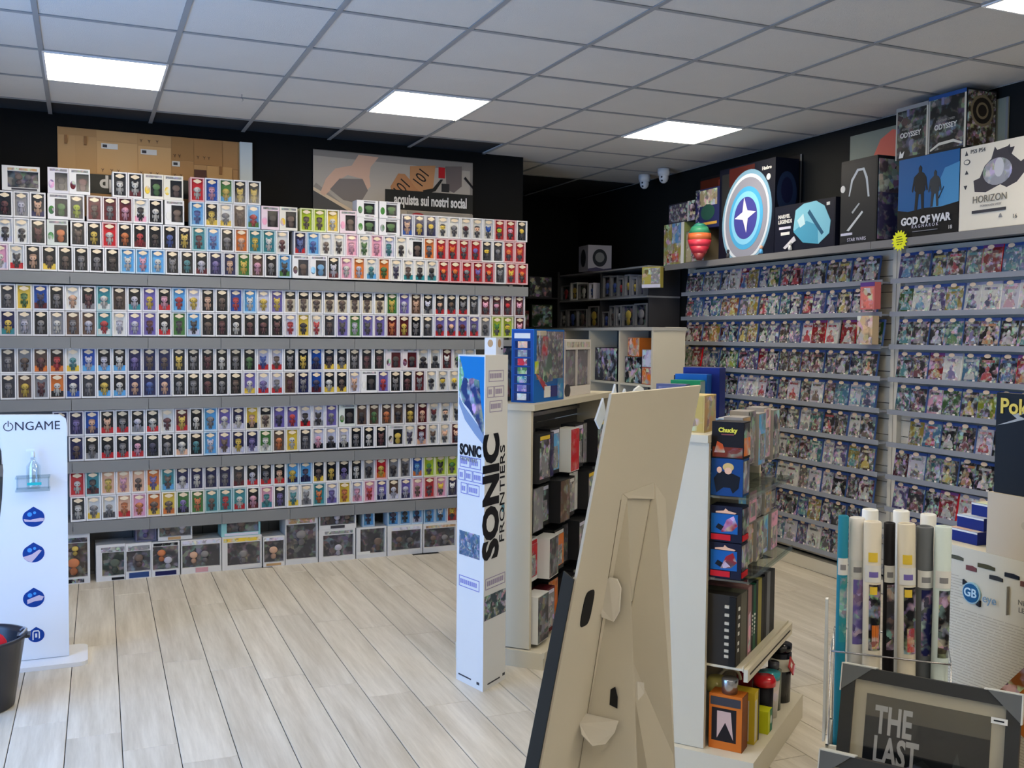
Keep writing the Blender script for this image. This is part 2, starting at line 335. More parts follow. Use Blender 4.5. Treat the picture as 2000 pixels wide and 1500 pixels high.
poster('wall_poster', 'wide poster printed with stacked cardboard boxes, above the figure boxes', wl(U0,0.305,2.325), AW, 1.218, 0.56, (200,170,125), pd_)
p2 = [('rect','F','backdrop',(140,134,128),0,1.222,0,0.56),
      ('poly','F','table_top_print',(172,164,154),[(0,0.30),(0.02,0.33),(0.34,0.10),(1.2,0.10),(1.2,0.5),(0.0,0.52)]),
      ('poly','F','counter_print',(72,72,74),[(0,0.28),(0.0,0.02),(0.48,0.02),(0.42,0.06)]),
      ('poly','F','counter_edge_print',(205,186,160),[(0,0.30),(0,0.275),(0.42,0.06),(0.45,0.07)]),
      ('poly','F','hand_print',(206,170,148),[(0.05,0.26),(0.09,0.36),(0.16,0.44),(0.28,0.47),(0.33,0.55),(0.48,0.545),(0.42,0.47),(0.41,0.40),(0.42,0.33),(0.39,0.30),(0.36,0.33),(0.36,0.38),(0.25,0.40),(0.17,0.35),(0.12,0.28),(0.08,0.24)]),
      ('poly','F','phone_print',(120,112,108),[(0.12,0.29),(0.19,0.37),(0.36,0.38),(0.40,0.30),(0.34,0.20),(0.22,0.22)]),
      ('poly','F','tag_print',(176,124,84),[(0.57,0.34),(0.63,0.44),(0.68,0.44),(0.80,0.32),(0.78,0.22),(0.60,0.24)]),
      ('poly','F','tag_print',(184,134,92),[(0.72,0.40),(0.72,0.50),(0.92,0.52),(0.90,0.34),(0.84,0.28),(0.76,0.35)]),
      ('text','F','handwriting','K',0.66,0.335,0.13,'101',{'rot':0.9,'sx':0.7}),('text','F','handwriting','K',0.81,0.42,0.13,'101',{'rot':1.0,'sx':0.7}),
      ('rect','F','red_tab_print',(176,24,34),0.945,0.995,0.43,0.51),('poly','F','jar_print',(108,98,96),[(1.01,0.35),(1.0,0.52),(1.13,0.53),(1.13,0.38),(1.07,0.33)]),
      ('poly','F','pen_print','K',[(1.15,0.44),(1.16,0.455),(1.22,0.39),(1.22,0.37)]),('poly','F','clip_print',(30,30,30),[(0.83,0.30),(0.92,0.33),(0.98,0.42),(0.96,0.42),(0.90,0.35),(0.82,0.33)]),
      ('rect','F','cards_print',(40,40,42),0.97,1.03,0.33,0.39),('rect','F','caption_band',(30,31,32),0.53,1.222,0.18,0.32),
      ('text','F','caption','F',0.885,0.25,0.105,'acquista sui nostri social',{'sx':0.56,'bold':0.0035}),
      ('rect','F','lower_print',(150,146,142),0.70,1.222,0.06,0.17),('ell','F','red_print',(170,40,50),0.78,0.14,0.05,0.022),('rect','F','lower_dark_print',(30,31,32),0.70,1.222,0.0,0.055)]
poster('wall_poster', 'poster of a hand, kraft price tags and the words acquista sui nostri social', wl(1.517,0.305,2.32), AW, 1.222, 0.565, (110,105,100), p2)
# right wall posters (front faces -X, local x runs towards the camera)
RZR = R(-90)
def rw(y, z, x=XR): return (x, y, z)
poster('wall_poster', 'dark poster with orange red cloud print behind the disc toy box', (XR-0.012, 6.854, 2.30), RZR, 1.236, 0.56, (26,24,26),
       [('rect','F','cloud_print',(96,40,22),0.0,0.55,0.02,0.54),('artd','F','cloud_print',(150,44,30),0.25,0.62,0.25,0.52),('rect','F','smoke_print',(40,40,38),0.5,1.1,0.02,0.5),('rect','F','metal_edge',(120,124,128),1.222,1.236,0,0.56)])
poster('wall_poster', 'grey green poster with a red rounded plastic toy print, right wall', (XR-0.012, 5.143, 2.33), RZR, 1.21, 0.565, (128,132,120),
       [('rect','F','backdrop',(128,134,122),0,1.196,0,0.565),
        ('poly','F','red_toy_print',(214,100,84),[(0.20,0.02),(0.21,0.18),(0.185,0.26),(0.21,0.40),(0.27,0.50),(0.37,0.545),(0.50,0.50),(0.56,0.36),(0.56,0.05)]),
        ('poly','F','toy_brim_print',(232,140,120),[(0.17,0.25),(0.19,0.29),(0.42,0.30),(0.42,0.25)]),
        ('ell','F','toy_knob_print',(222,140,80),0.25,0.09,0.06,0.055),('ell','F','toy_knob_print',(222,150,84),0.44,0.12,0.05,0.06),
        ('ell','F','toy_slot_print',(120,84,70),0.25,0.18,0.015,0.04),('ell','F','toy_slot_print',(120,84,70),0.34,0.18,0.018,0.04),
        ('poly','F','pale_lump_print',(214,208,194),[(0.03,0.02),(0.06,0.09),(0.11,0.12),(0.16,0.09),(0.19,0.03)]),('rect','F','metal_edge',(120,124,128),1.196,1.21,0,0.565)])

# ------------------------------------------------------------------ small figure boxes (pop-style window cartons)
PWD, PHT, PDP = 0.0872, 0.1555, 0.11
REC = 0.02
def shell_mesh(w, h, d, bl, br, bt, bb, rec=REC, film=True):
    mb = MB(); mb.box(0, w, rec, d, 0, h); mb.box(0, bl, 0, rec, 0, h); mb.box(w-br, w, 0, rec, 0, h)
    mb.box(bl, w-br, 0, rec, h-bt, h); mb.box(bl, w-br, 0, rec, 0, bb)
    if film: mb.add([(bl,0.001,bb),(w-br,0.001,bb),(w-br,0.001,h-bt),(bl,0.001,h-bt)], [(0,1,2,3)], 1)
    return mb.mesh('window_carton', [SHELLM, FILMM])
pop_shell = shell_mesh(PWD, PHT, PDP, 0.0085, 0.0085, 0.008, 0.010)
card_me = MB().box(0.0085, PWD-0.0085, REC-0.003, REC, 0.010, PHT-0.008).mesh('backing_card', [CARD])
strip_me = MB().box(0.009, PWD-0.009, REC-0.0045, REC-0.003, 0.011, 0.046).mesh('base_strip', [CARD])
tall_strip_me = MB().box(0.009, PWD-0.009, REC-0.0045, REC-0.003, 0.011, 0.098).mesh('base_strip', [CARD])
logo_me = MB().prism(ell(0, 0, 0.026, 0.0105, 14), 0, 0.002, 0, FR((PWD/2, 0.0035, 0.1305), (1,0,0), (0,0,1))).prism(ell(0, 0, 0.015, 0.0145, 12), 0, 0.0015, 0, FR((PWD/2, 0.0035, 0.1305), (1,0,0), (0,0,1))).mesh('logo_oval', [M('cream_logo', (232,214,184), 0.5)])
def fig(kind):
    mb = MB(); cxx = PWD/2; y = REC/2-0.0005; ry = 0.0075
    mb.ball((cxx, y, 0.046), (0.0125, ry*0.8, 0.017), 8, 6, 1)
    for s in (-1, 1):
        mb.ball((cxx+s*0.0065, y, 0.025), (0.0055, ry*0.75, 0.011), 6, 5, 1)
        mb.ball((cxx+s*0.0165, y, 0.047), (0.0045, ry*0.7, 0.013), 6, 5, 1)
    hz = 0.079
    mb.ball((cxx, y, hz), (0.0195, ry, 0.0172), 10, 8, 0)
    if kind == 1: mb.ball((cxx, y+0.001, hz+0.012), (0.0205, ry, 0.011), 8, 6, 1)
    if kind == 2:
        for s in (-1, 1): mb.ball((cxx+s*0.015, y, hz+0.016), (0.0065, ry*0.7, 0.010), 6, 5, 0)
    if kind == 3: mb.ball((cxx, y+0.001, hz-0.002), (0.025, ry*0.9, 0.017), 8, 6, 1); mb.ball((cxx, y-0.002, hz), (0.016, ry, 0.014), 8, 6, 0)
    for s in (-1, 1): mb.ball((cxx+s*0.008, y-ry+0.0008, hz-0.003), (0.0032, 0.0014, 0.0038), 6, 4, 2)
    return mb.mesh('figure', [OBJC('figure_skin', 0.45, tint=((120,112,108), 0.32)), BODY, BLACKP])
figs = [fig(k) for k in range(4)]
WW = 0.118
wide_shell = shell_mesh(WW, PHT, PDP, 0.040, 0.007, 0.030, 0.018)
wcard_me = MB().box(0.040, WW-0.007, REC-0.003, REC, 0.018, PHT-0.030).mesh('backing_card', [CARD])
whead_me = MB().box(0.012, WW-0.01, -0.001, 0.0, PHT-0.022, PHT-0.008).mesh('title_strip', [ARTF])
wside_me = MB().ball((0,0,0), (0.016,0.0012,0.026), 10, 8).mesh('side_picture', [ART])
wfig = MB(); wfig.ball((0.076, REC/2, 0.078), (0.024, 0.0075, 0.020), 10, 8, 0).ball((0.076, REC/2, 0.042), (0.02, 0.007, 0.022), 8, 6, 1)
wfig_me = wfig.mesh('figure', [OBJC('figure_skin'), BODY])
LW, LH = 0.152, 0.1165
lying_shell = shell_mesh(LW, LH, PDP, 0.050, 0.022, 0.020, 0.020)
lcard_me = MB().box(0.050, LW-0.022, REC-0.003, REC, 0.020, LH-0.020).mesh('backing_card', [CARD])
lhead_me = MB().box(0.05, LW-0.02, -0.001, 0.0, LH-0.014, LH-0.006).box(0.06, LW-0.03, -0.001, 0.0, 0.005, 0.013).mesh('title_strip', [ARTF])
lfig_me = MB().ball((0.09, REC/2, 0.066), (0.030, 0.0075, 0.018), 12, 8, 0).ball((0.09, REC/2, 0.042), (0.022, 0.007, 0.014), 8, 6, 1).mesh('figure', [OBJC('figure_skin'), BODY])
RNDFIG = 'SsDWwsSksS'
GROUPN = 'small window boxes with figures on the back wall display'
def ordn(n): return '%d%s' % (n, 'th' if 10 <= n % 100 <= 20 else {1:'st',2:'nd',3:'rd'}.get(n % 10, 'th'))
STUFF = MB(); SMATS = []
def sslot(mt):
    if mt not in SMATS: SMATS.append(mt)
    return SMATS.index(mt)
def merge(me, Mx, slots):
    STUFF_o = len(STUFF.v)
    for p in me.vertices: STUFF.v.append(tuple(Mx @ p.co))
    for p in me.polygons:
        STUFF.f.append(tuple(STUFF_o+i for i in p.vertices)); STUFF.mi.append(slots[p.material_index]); STUFF.sm.append(p.use_smooth)
def popbox(tok, u, z, where, n, v=0.0):
    lying = tok.startswith('~'); wide = lying or tok.startswith('*'); tok = tok.lstrip('*~'); c = tok[0]; f = tok[1] if len(tok) > 1 and tok[1] != '.' else random.choice(RNDFIG); b = tok[2] if len(tok) > 2 else None
    jit = random.uniform(-0.004, 0.004)
    base = Vector(PAL['F']); cc = Vector(PAL[c]); k = 0.30 if c in 'RLbpT' else (0.0 if c in 'Kk' else 0.10)
    if c == 'R': k = 0.25
    shc = tuple(base*(1-k)+cc*k)
    lab = ('wide ' if wide else '')+'figure box with '+NAMES[c]+' card, '+where+', '+ordn(n)+' from left'
    if u > 2.2 and not wide:
        Mx = Matrix.Translation(wl(u, v+jit, z)) @ Matrix.Rotation(AW, 4, 'Z'); pm = lambda q: sslot(M('print_'+q, PAL[q], 0.5))
        merge(pop_shell, Mx, [sslot(M('board_'+c, shc, 0.5)), sslot(FILMM)]); merge(card_me, Mx, [pm(c)]); merge(logo_me, Mx, [sslot(MATS['cream_logo'])])
        merge(random.choice(figs), Mx, [pm(f), pm('k'), sslot(BLACKP)])
        if b: merge(tall_strip_me if b == 'c' else strip_me, Mx, [pm(b)])
        return 0.0897
    o = link('wide_figure_box' if wide else 'figure_box', lying_shell if lying else wide_shell if wide else pop_shell, None, wl(u, v+jit, z), AW+R(random.uniform(-0.6, 0.6)), shc)
    tag(o, lab, 'figure box', GROUPN)
    if lying:
        link('backing_card', lcard_me, o, color='K'); link('title_strip', lhead_me, o, color='S'); link('figure', lfig_me, o, color=f)
        link('side_picture', wside_me, o, (0.024, -0.0002, 0.05), color=f)
        return LW+0.002
    if wide:
        link('backing_card', wcard_me, o, color=c if c in 'rk' else 'K'); link('title_strip', whead_me, o, color='S'); link('figure', wfig_me, o, color=f)
        s = link('side_picture', wside_me, o, (0.021, -0.0002, 0.055), color=f if c in 'Kk' else c)
        return WW+0.002
    link('backing_card', card_me, o, color=c); link('logo_oval', logo_me, o)
    link('figure', random.choice(figs), o, color=f)
    if b: link('base_strip', tall_strip_me if b == 'c' else strip_me, o, color=b)
    return 0.0897
def poprow(u, z, where, toks, v=0.0, dz=0.0):
    n = 0
    for t in toks.split():
        if t[0] == '_': u += float(t[1:]); continue
        if t[0] == '@': u = float(t[1:]); continue
        n += 1; u += popbox(t, u, z, where, n, v); z += dz
ST = 0.1575
T1 = 'lowest row on top shelf'; T2 = 'second row up on top shelf'; T3 = 'third row up on top shelf'; T4 = 'topmost row above top shelf'
poprow(-0.497, 1.946, T1, 'pWw WkR KsK KDY KD KS KS Kd bW bp bW KS KT Kwr NP Ns GY Dp KS bKG @1.301 *kD *kb @1.543 Kwr pW Ow WTb OG WN WDT WKT WKT RO RO RS RP RO kS RY RO', dz=0.0004)
poprow(-0.467, 2.1045, T2, 'Wkw WkW KrK @-0.195 *GO @-0.064 KD KY RW KO KRr Kd KB KY Tr bB KS Os TY TW Wr @1.312 NBR bB WD WK pp WG pp wT WK *WD OS RO RO RS RP kY kS RO RO', dz=0.0004)
poprow(-0.467, 2.264, T3, 'Kr Sw KsN @-0.19 *KG @-0.071 kL @0.03 r. r. rp WKp KW @0.488 *WD @0.644 bB KYY WSY DD bRG @1.097 *pK *YD @1.356 LD LD YW @1.628 *pD @1.750 ~wG @1.908 ~wG @2.073 NsB NYN NY WY WS Wr Ws WB RL RpR KY', dz=0.0004)
poprow(-0.188, 2.423, T4, '*PK *Kr @0.179 KW KWr @0.363 *YG *YD @0.646 RWR BpB GYb KY KY', dz=0.0004)
poprow(1.748, 2.3908, 'pair above the top shelf stack', '~wG @1.908 ~wG')
U2 = 'upper row, second shelf'; L2 = 'lower row, second shelf'
poprow(-0.459, 1.5495+ST, U2, 'kS YG BNr KS Ws KrS TWW dD KwT PYP KpR bRb wY Ks KD BR bW wY PY KDc KDc KDc KDc KDc KDc KDc KDc GY Pw Ds KwS KsR KDR KSR kS rp rp rR _0.006 rp', dz=0.0004)
poprow(-0.459, 1.5495, L2, 'NYT Sw KS SW DS Dw TRW Ww Pw Pr KWR Gk bKw KD Kr KW Kr Kr Kr wR YK WR kD Pk Gw Pk Pk rO rY KS kS PrR PsR PrR PSR Sk _0.004 LG LY _0.008 rp', dz=0.0004)
U3 = 'upper row, third shelf'; L3 = 'lower row, third shelf'
poprow(-0.462, 1.164+ST, U3, 'kS SD DrO dRO WTY Bwb Kwb KWb NP ND ND KY KS Kr KW KS KG wBR wDR KS KY BNN KDY KSY KS Kr Kr *rK *rK WKk WKk rW WG WD', dz=0.0002)
poprow(-0.462, 1.164, L3, 'kS DY Sr OWK NWB kS KYb KWb Ns NB Ns KS KS Kr KS KD PWY wPR wSR Dr NS BNr KWY KDY ws *WK PR KS Kr rS WK WY WY', dz=0.0002)
U4 = 'upper row, fourth shelf'; L4 = 'lower row, fourth shelf'
poprow(-0.178, 0.772+ST, U4, 'NrN NP BsN KsR KSR KwS KWR WrW rYR KW bSb PWw NWw YsK KDc PN PR wKR wKS PS @1.623 *GK @1.744 DK DG DO DK dY rsr Wr Ws WK WY', dz=0.0004)
poprow(-0.089, 0.772, L4, 'NDN KSS KSR KSR KpR KN KS KWs KT bwb PDw NYw NPw GWW DO YWY kS wpK wkK wWK KS KW Kr @1.976 *dY @2.097 WN rws WD Ws rs WW', dz=0.0004)
U5 = 'upper row, fifth shelf'; L5 = 'lower row, fifth shelf'
poprow(-0.087, 0.392+ST, U5, 'RWR TKr sY sp sD OPY TDb NWw NW NS NS kDr KwR KSR KsR bYN bNN KDY KY KPS KWK SK RYO SK SK BbO LG LK LG bY', dz=0.0002)
poprow(-0.083, 0.392, L5, 'KWk WSY WSk sOR pO ODY YDO GPK GO TD TR TWR Kpr pTT kP WTY WSS TO wPP YO wpp pR PwN Dww PwN pD RrR pY NW WY', dz=0.0002)
for z, ws in ((0.772, 'fourth shelf left of white totem'), (0.392, 'fifth shelf left of white totem')):
    popbox('NS', -0.462, z, ws, 1); popbox('KS', -0.372, z, ws, 2)
TS = 'lone box above the floor row'
poprow(1.80, 0.2185, TS, 'bNb', v=0.02)
poprow(1.982, 0.2125, 'floor row top, right of gap', 'bNb bKb bNw', v=0.02); poprow(2.255, 0.2085, 'floor row top, far right', 'bSb bWb OYR OYR', v=0.02)
tag(obj('figure_box_rows', STUFF, SMATS), 'figure boxes at the right end of the back display rows, red, white and lime', 'figure boxes', None, 'stuff')
# ------------------------------------------------------------------ gondola shelving behind them
t = thing('wall_shelving', 'long grey metal wall shelving filled with figure boxes', 'shelving', wl(0,0,0), AW)
for k in range(-2, 7):
    obj('back_panel', MB().box(-0.152+0.45*k, -0.152+0.45*k+0.446 if k < 6 else 3.06, 0.285, 0.30, 0.02, 2.02), GREYM, t)
for z, x1 in ((1.944, 3.06), (1.5475, 3.06), (1.162, 3.0), (0.770, 3.0), (0.390, 3.0)):
    sh = obj('shelf', MB().box(-1.42, x1, -0.012, 0.285, z-0.028, z-0.001), GREYM, t)
    obj('shelf_end_bracket', MB().prism([(0.0,z-0.028),(0.0,z-0.055),(0.28,z-0.16),(0.28,z-0.028)], 0, 0.004, 0, FR((x1-0.006,0,0),(0,1,0),(0,0,1))), M('cream_bracket',(214,208,192),0.5), t)
    k = 0
    x = -1.42
    while x < x1-0.05:
        obj('price_rail', MB().box(x, min(x+0.447, x1), -0.020, -0.0125, z-0.072, z-0.002), GREYR, t, ); x += 0.45
obj('plinth', MB().box(-1.42, 3.06, 0.24, 0.28, 0, 0.02), GREYM, t)
for x in (-1.42, 3.03): obj('upright', MB().box(x, x+0.03, 0.255, 0.284, 0.02, 2.02), GREYM, t)

# large window boxes standing on the floor and on each other
def winbox(name, label, u, z, w, h, d, bl, br, bt, bb, c, inner='k', strips=(), fs=(), v=0.0, rot=0.0, group='large window boxes along the floor of the back display', loc=None, rz=None, cat='figure box', rec=0.03):
    me = shell_mesh(w, h, d, bl, br, bt, bb, rec)
    o = link(name, me, None, loc or wl(u, v, z), (AW if rz is None else rz)+rot, c); tag(o, label, cat, group)
    obj('backing_card', MB().box(bl, w-br, rec-0.004, rec, bb, h-bt), ARTD, o, color=inner)
    for (pn, x0, x1, z0, z1, cc) in strips: obj(pn, MB().box(x0, x1, -0.0012, 0, z0, z1), ARTF if pn.startswith('title') else CARD, o, color=cc)
    for (x, zz, rr, cc) in fs:
        mb = MB(); zb = max(zz-rr*1.5, bb+rr*0.7); mb.ball((x, rec/2-0.003, zz), (rr, 0.011, rr*0.85), 10, 8, 0).ball((x, rec/2-0.003, zb), (rr*0.7, 0.009, rr*0.7), 8, 6, 1)
        obj('figure', mb, [OBJC('figure_skin'), BODY], o, color=cc)
    return o
WF = (208,208,208)
winbox('large_figure_box', 'tall window box with orange toy half hidden behind the white totem', -0.18, 0.0, 0.205, 0.333, 0.2, 0.012, 0.014, 0.075, 0.04, WF, 'd', [('title_strip',0.04,0.19,0.262,0.29,'k'),('title_strip',0.03,0.17,0.006,0.03,'K')], [(0.11,0.13,0.035,'O'),(0.12,0.22,0.02,'Y')])
winbox('large_figure_box', 'white framed box with a green toy, leftmost of the low floor row', 0.06, 0.0, 0.172, 0.232, 0.2, 0.035, 0.006, 0.05, 0.03, WF, (30,48,44), [('title_strip',0.03,0.168,0.185,0.215,'S'),('print_strip',0.09,0.165,0.004,0.02,'K')], [(0.11,0.11,0.03,(30,70,54))])
obj_ = winbox('large_figure_box', 'white framed box with a blue ribbon print at its foot, floor row', 0.234, 0.0, 0.156, 0.228, 0.2, 0.006, 0.006, 0.05, 0.045, WF, 'k', [('title_strip',0.015,0.145,0.182,0.212,'S'),('print_strip',0.02,0.14,0.006,0.04,(44,70,120))], [(0.08,0.13,0.028,'D')])
winbox('large_figure_box', 'floor box with three stacked pale toys and a dark ribbon print', 0.392, 0.0, 0.172, 0.224, 0.2, 0.006, 0.008, 0.03, 0.042, WF, 'k', [('title_strip',0.01,0.16,0.198,0.216,'K'),('print_strip',0.02,0.15,0.006,0.034,'N')], [(0.06,0.15,0.026,'O'),(0.10,0.10,0.026,'w')])
winbox('large_figure_box', 'wide dark floor box with pink print along its foot', 0.572, 0.0, 0.255, 0.222, 0.2, 0.008, 0.008, 0.035, 0.038, WF, 'k', [('title_strip',0.01,0.245,0.192,0.216,'w'),('print_strip',0.09,0.17,0.006,0.036,(196,150,160))], [(0.08,0.12,0.026,'s'),(0.15,0.12,0.026,'S')])
winbox('large_figure_box', 'floor box with a yellow title strip and a grey winged toy', 0.832, 0.0, 0.26, 0.226, 0.2, 0.035, 0.01, 0.045, 0.028, WF, 'k', [('title_strip',0.01,0.25,0.188,0.212,'Y')], [(0.14,0.10,0.028,'S')])
winbox('large_figure_box', 'small floor box with a cream strip and a red faced toy', 1.102, 0.0, 0.145, 0.205, 0.2, 0.006, 0.006, 0.03, 0.028, WF, 'k', [('title_strip',0.005,0.14,0.176,0.196,'w'),('print_strip',0.02,0.12,0.006,0.022,'C')], [(0.07,0.11,0.028,'s')])
winbox('large_figure_box', 'tallest box of the floor row, grey toy under an orange title', 1.252, 0.0, 0.222, 0.345, 0.2, 0.006, 0.008, 0.07, 0.035, WF, 'k', [('title_strip',0.02,0.20,0.282,0.315,'C')], [(0.11,0.20,0.035,'S')])
winbox('large_figure_box', 'white framed floor box with a pale spider shaped toy', 1.482, 0.0, 0.258, 0.222, 0.2, 0.03, 0.012, 0.04, 0.032, WF, 'k', [('title_strip',0.04,0.24,0.19,0.21,'S')], [(0.14,0.09,0.026,'w')])
winbox('large_figure_box', 'floor box with a brown toy left of the double box', 1.748, 0.0, 0.22, 0.218, 0.2, 0.03, 0.012, 0.012, 0.03, WF, 'k', [('print_strip',0.005,0.10,0.028,0.048,'W')], [(0.16,0.11,0.03,'D')])
winbox('large_figure_box', 'long white edged floor box with small brown toys, second from right', 1.976, 0.0, 0.262, 0.212, 0.2, 0.03, 0.008, 0.035, 0.035, WF, 'k', [('title_strip',0.04,0.25,0.182,0.2,'w')], [(0.09,0.11,0.024,'D'),(0.17,0.10,0.024,'k')])
winbox('large_figure_box', 'long white edged floor box beside the printed column, rightmost', 2.246, 0.0, 0.262, 0.208, 0.2, 0.008, 0.012, 0.035, 0.035, WF, 'k', [('title_strip',0.02,0.25,0.178,0.196,'C')], [(0.08,0.10,0.022,'D'),(0.17,0.10,0.024,'S')])
up = 'window boxes stacked on the floor row of the back display'
winbox('large_figure_box', 'grey violet plain box upright on the floor row', 0.298, 0.2287, 0.127, 0.145, 0.12, 0.008, 0.008, 0.008, 0.008, (110,108,130), (100,98,122), [('title_strip',0.015,0.11,0.12,0.135,'S')], [(0.06,0.07,0.022,'P')], v=0.04, group=up)
winbox('large_figure_box', 'box with a gold title strip stacked on the floor row', 0.432, 0.2287, 0.212, 0.148, 0.14, 0.008, 0.008, 0.035, 0.025, WF, 'k', [('title_strip',0.01,0.2,0.12,0.138,'Y'),('print_strip',0.06,0.14,0.004,0.022,'C')], [(0.06,0.085,0.022,'D'),(0.15,0.085,0.022,'w')], v=0.01, group=up)
winbox('large_figure_box', 'turquoise topped box with a small archer toy stacked on the floor row', 0.828, 0.2267, 0.255, 0.15, 0.15, 0.035, 0.01, 0.038, 0.022, (140,196,200), 'k', [('title_strip',0.03,0.245,0.118,0.14,'T'),('print_strip',0.02,0.24,0.004,0.02,'w')], [(0.13,0.08,0.028,'D'),(0.05,0.05,0.02,'d')], group=up)
winbox('large_figure_box', 'box with a coral title strip stacked left of the blue boxes', 1.484, 0.2227, 0.262, 0.158, 0.15, 0.008, 0.008, 0.036, 0.03, WF, 'k', [('title_strip',0.02,0.24,0.128,0.146,'s'),('print_strip',0.08,0.18,0.006,0.026,'k')], [(0.06,0.08,0.022,'D'),(0.13,0.08,0.022,'w'),(0.2,0.08,0.022,'D')], group=up)
o = winbox('large_figure_box', 'wide white framed box alone at the far left of the top row', -0.436, 2.4235, 0.205, 0.148, 0.11, 0.03, 0.008, 0.03, 0.02, WF, 'K', [('title_strip',0.03,0.19,0.122,0.136,'C'),('print_strip',0.05,0.19,0.004,0.016,'k')], [(0.09,0.085,0.022,'D'),(0.14,0.085,0.02,'k')], group='window boxes of the topmost row')
carton('red_carton', 'red box end at the very left edge of the top row', 'figure box', wl(-0.56,0,2.4235), AW, 0.11, 0.11, 0.155, 'R', [('art','F','side_print','R',0.01,0.10,0.01,0.14)])

# ------------------------------------------------------------------ right wall: shelving and game cases
XG = 4.50
ZROWS = [1.930, 1.733, 1.536, 1.339, 1.142, 0.945, 0.748, 0.551, 0.354, 0.168]
PANW = M('off_white_slatwall', (222,216,200), 0.5, var=0.06)
TRAY = M('blue_grey_tray', (138,144,156), 0.35)
def bay(label, ya, yb, zs, top):
    t = thing('wall_shelving', label, 'shelving', (XR-0.01, ya, 0), RZR)
    L = ya-yb
    z = 0.10
    while z < 2.12:
        obj('slat', MB().box(0.03, L-0.03, 0.0-0.012, 0.004, z, min(z+0.094, 2.13)), PANW, t); z += 0.0985
    for x in (0.0, L-0.03): obj('upright', MB().box(x, x+0.03, -0.05, 0.004, 0.0, 2.14), PANW, t)
    for zz in zs:
        obj('shelf_tray', MB().box(0.03, L-0.03, -0.128, -0.012, zz-0.012, zz-0.001).box(0.03, L-0.03, -0.131, -0.1275, zz-0.018, zz+0.012), TRAY, t)
    obj('top_shelf', MB().box(-0.02 if top else 0, L, -0.25, 0.004, 2.14, 2.16), M('pale_shelf', (206,202,196), 0.45), t)
    obj('shelf_lip', MB().box(-0.02 if top else 0, L, -0.262, -0.25, 2.118, 2.162), M('shelf_lip_grey', (120,120,122), 0.4), t)
    obj('base_board', MB().box(0, L, -0.07, 0.0, 0, 0.085), PANW, t)
    return t
bay('white slatwall shelving bay packed with rows of game cases, left bay', 6.94, 4.66, ZROWS, True)
bay('white slatwall shelving bay of game cases, right bay nearest the viewer', 4.655, 2.6, ZROWS, False)
GW, GH = 0.128, 0.165
gb_ = MB(); gb_.box(0, GW, 0, 0.014, 0, GH); gb_.box(0.0, GW, -0.0008, 0, GH-0.016, GH, 1)
gcase = gb_.mesh('game_case', [GLOSS, OBJC('case_top_band', 0.3, tint=((40,70,140), 0.75))])
gcov = MB().box(0.003, GW-0.003, -0.001, 0, 0.003, GH-0.017).mesh('cover_print', [OBJC('game_cover_art', 0.3, art=0.62, scale=50)])
gsub = MB().prism([(0.022,0.02),(0.03,0.055),(0.048,0.068),(0.046,0.085),(0.056,0.100),(0.068,0.096),(0.072,0.080),(0.066,0.068),(0.086,0.058),(0.096,0.03),(0.09,0.02)], 0.001, 0.0018, 0, FR((0,0,0),(1,0,0),(0,0,1))).box(0.02,0.10,-0.0018,-0.001,0.118,0.132).mesh('cover_motif', [OBJC('cover_motif', 0.3, art=0.6, scale=60)])
gst = MB().prism(ell(0, 0, 0.022, 0.0115, 12), 0, 0.001, 0, FR((0.05, -0.002, GH-0.012),(1,0,0),(0,0,1))).mesh('price_sticker', [M('peach_sticker', (240,214,184), 0.5)])
gtag = MB().box(0.085, 0.101, -0.004, -0.003, -0.002, 0.018).mesh('price_tag', [M('white_tag', (232,226,218), 0.5)])
def games(row, z, y, toks, bayname, pitch=0.117, yend=None):
    n = 0
    for tk in toks.split():
        if tk[0] == '_': y -= float(tk[1:]); continue
        if y-GW < (4.69 if bayname == 'left' else 3.0): break
        n += 1; c = tk[0]; f = tk[1] if len(tk) > 1 else random.choice('WSsRbkTYDp')
        bodyc = {'W': 'W', 'R': 'R'}.get(c, (70,96,150))
        cc = tuple((0.62 if c not in 'Wwp' else 0.9)*(0.8*a+0.2*110) for a in PAL[c])
        tilt = R(8); x0 = XG + (0.004 if n % 2 else -0.006)
        o = link('game_case', gcase, None, (x0, y, z+0.0005), RZR+R(random.uniform(-2.5, 2.5)), bodyc); o.rotation_euler = (-tilt, 0, o.rotation_euler[2])
        tag(o, 'game case with %s cover, %s bay, row %s, %s from left' % (NAMES[c], bayname, row, ordn(n)), 'game case', 'game cases on the right wall shelving')
        link('cover_print', gcov, o, color=cc); link('cover_motif', gsub, o, color=tuple(0.5*a+0.5*105 for a in PAL[f])); link('price_sticker', gst, o)
        link('price_tag', gtag, o)
        y -= pitch
RN = ['one', 'two', 'three', 'four', 'five', 'six', 'seven', 'eight', 'nine', 'ten']
Lrows = ['kr kr SW SW kW WD RB YD BW GY kR rR SP kw DC DY rW kW SG', 'kR bB BW TB OK OY SP YD DR TW TK Nw rR Pw BS kY NW pD BWw', 'rW rR DR YO rB NT SY Yr kW PW DK BP wR Rr WR _0.05 RW kW Gk rp', 'GD RW SP BW kG GL kR Pk Rr Kw DK DK rk kr kN kw NK kO OS bP', 'kr WK kR WK SR Kk wP WP wR NP rk wR kD wD Dr bT wb bN',
         'kD SN rk TS kW KB SY DP kR kK KD SW WS Tr kR kD WK kD Kr', 'kD SN rk TS kW KB SY DP kR kB Wk DS rk TW WP PW YT DY Wk', 'kD SN rk TS kW KB SY DP kR kB Wk Wr SD wN wk Kw kK rW', 'kD SN rk TS kW KB SY DP kR kB rN Kk BT YD Nw kK kK', 'kD SN rk TS kW KB SY DP kR kB bw wS PN Wk Nk kS kK']
for i, tk in enumerate(Lrows): games(RN[i], ZROWS[i], 6.89, tk, 'left', 0.1185)
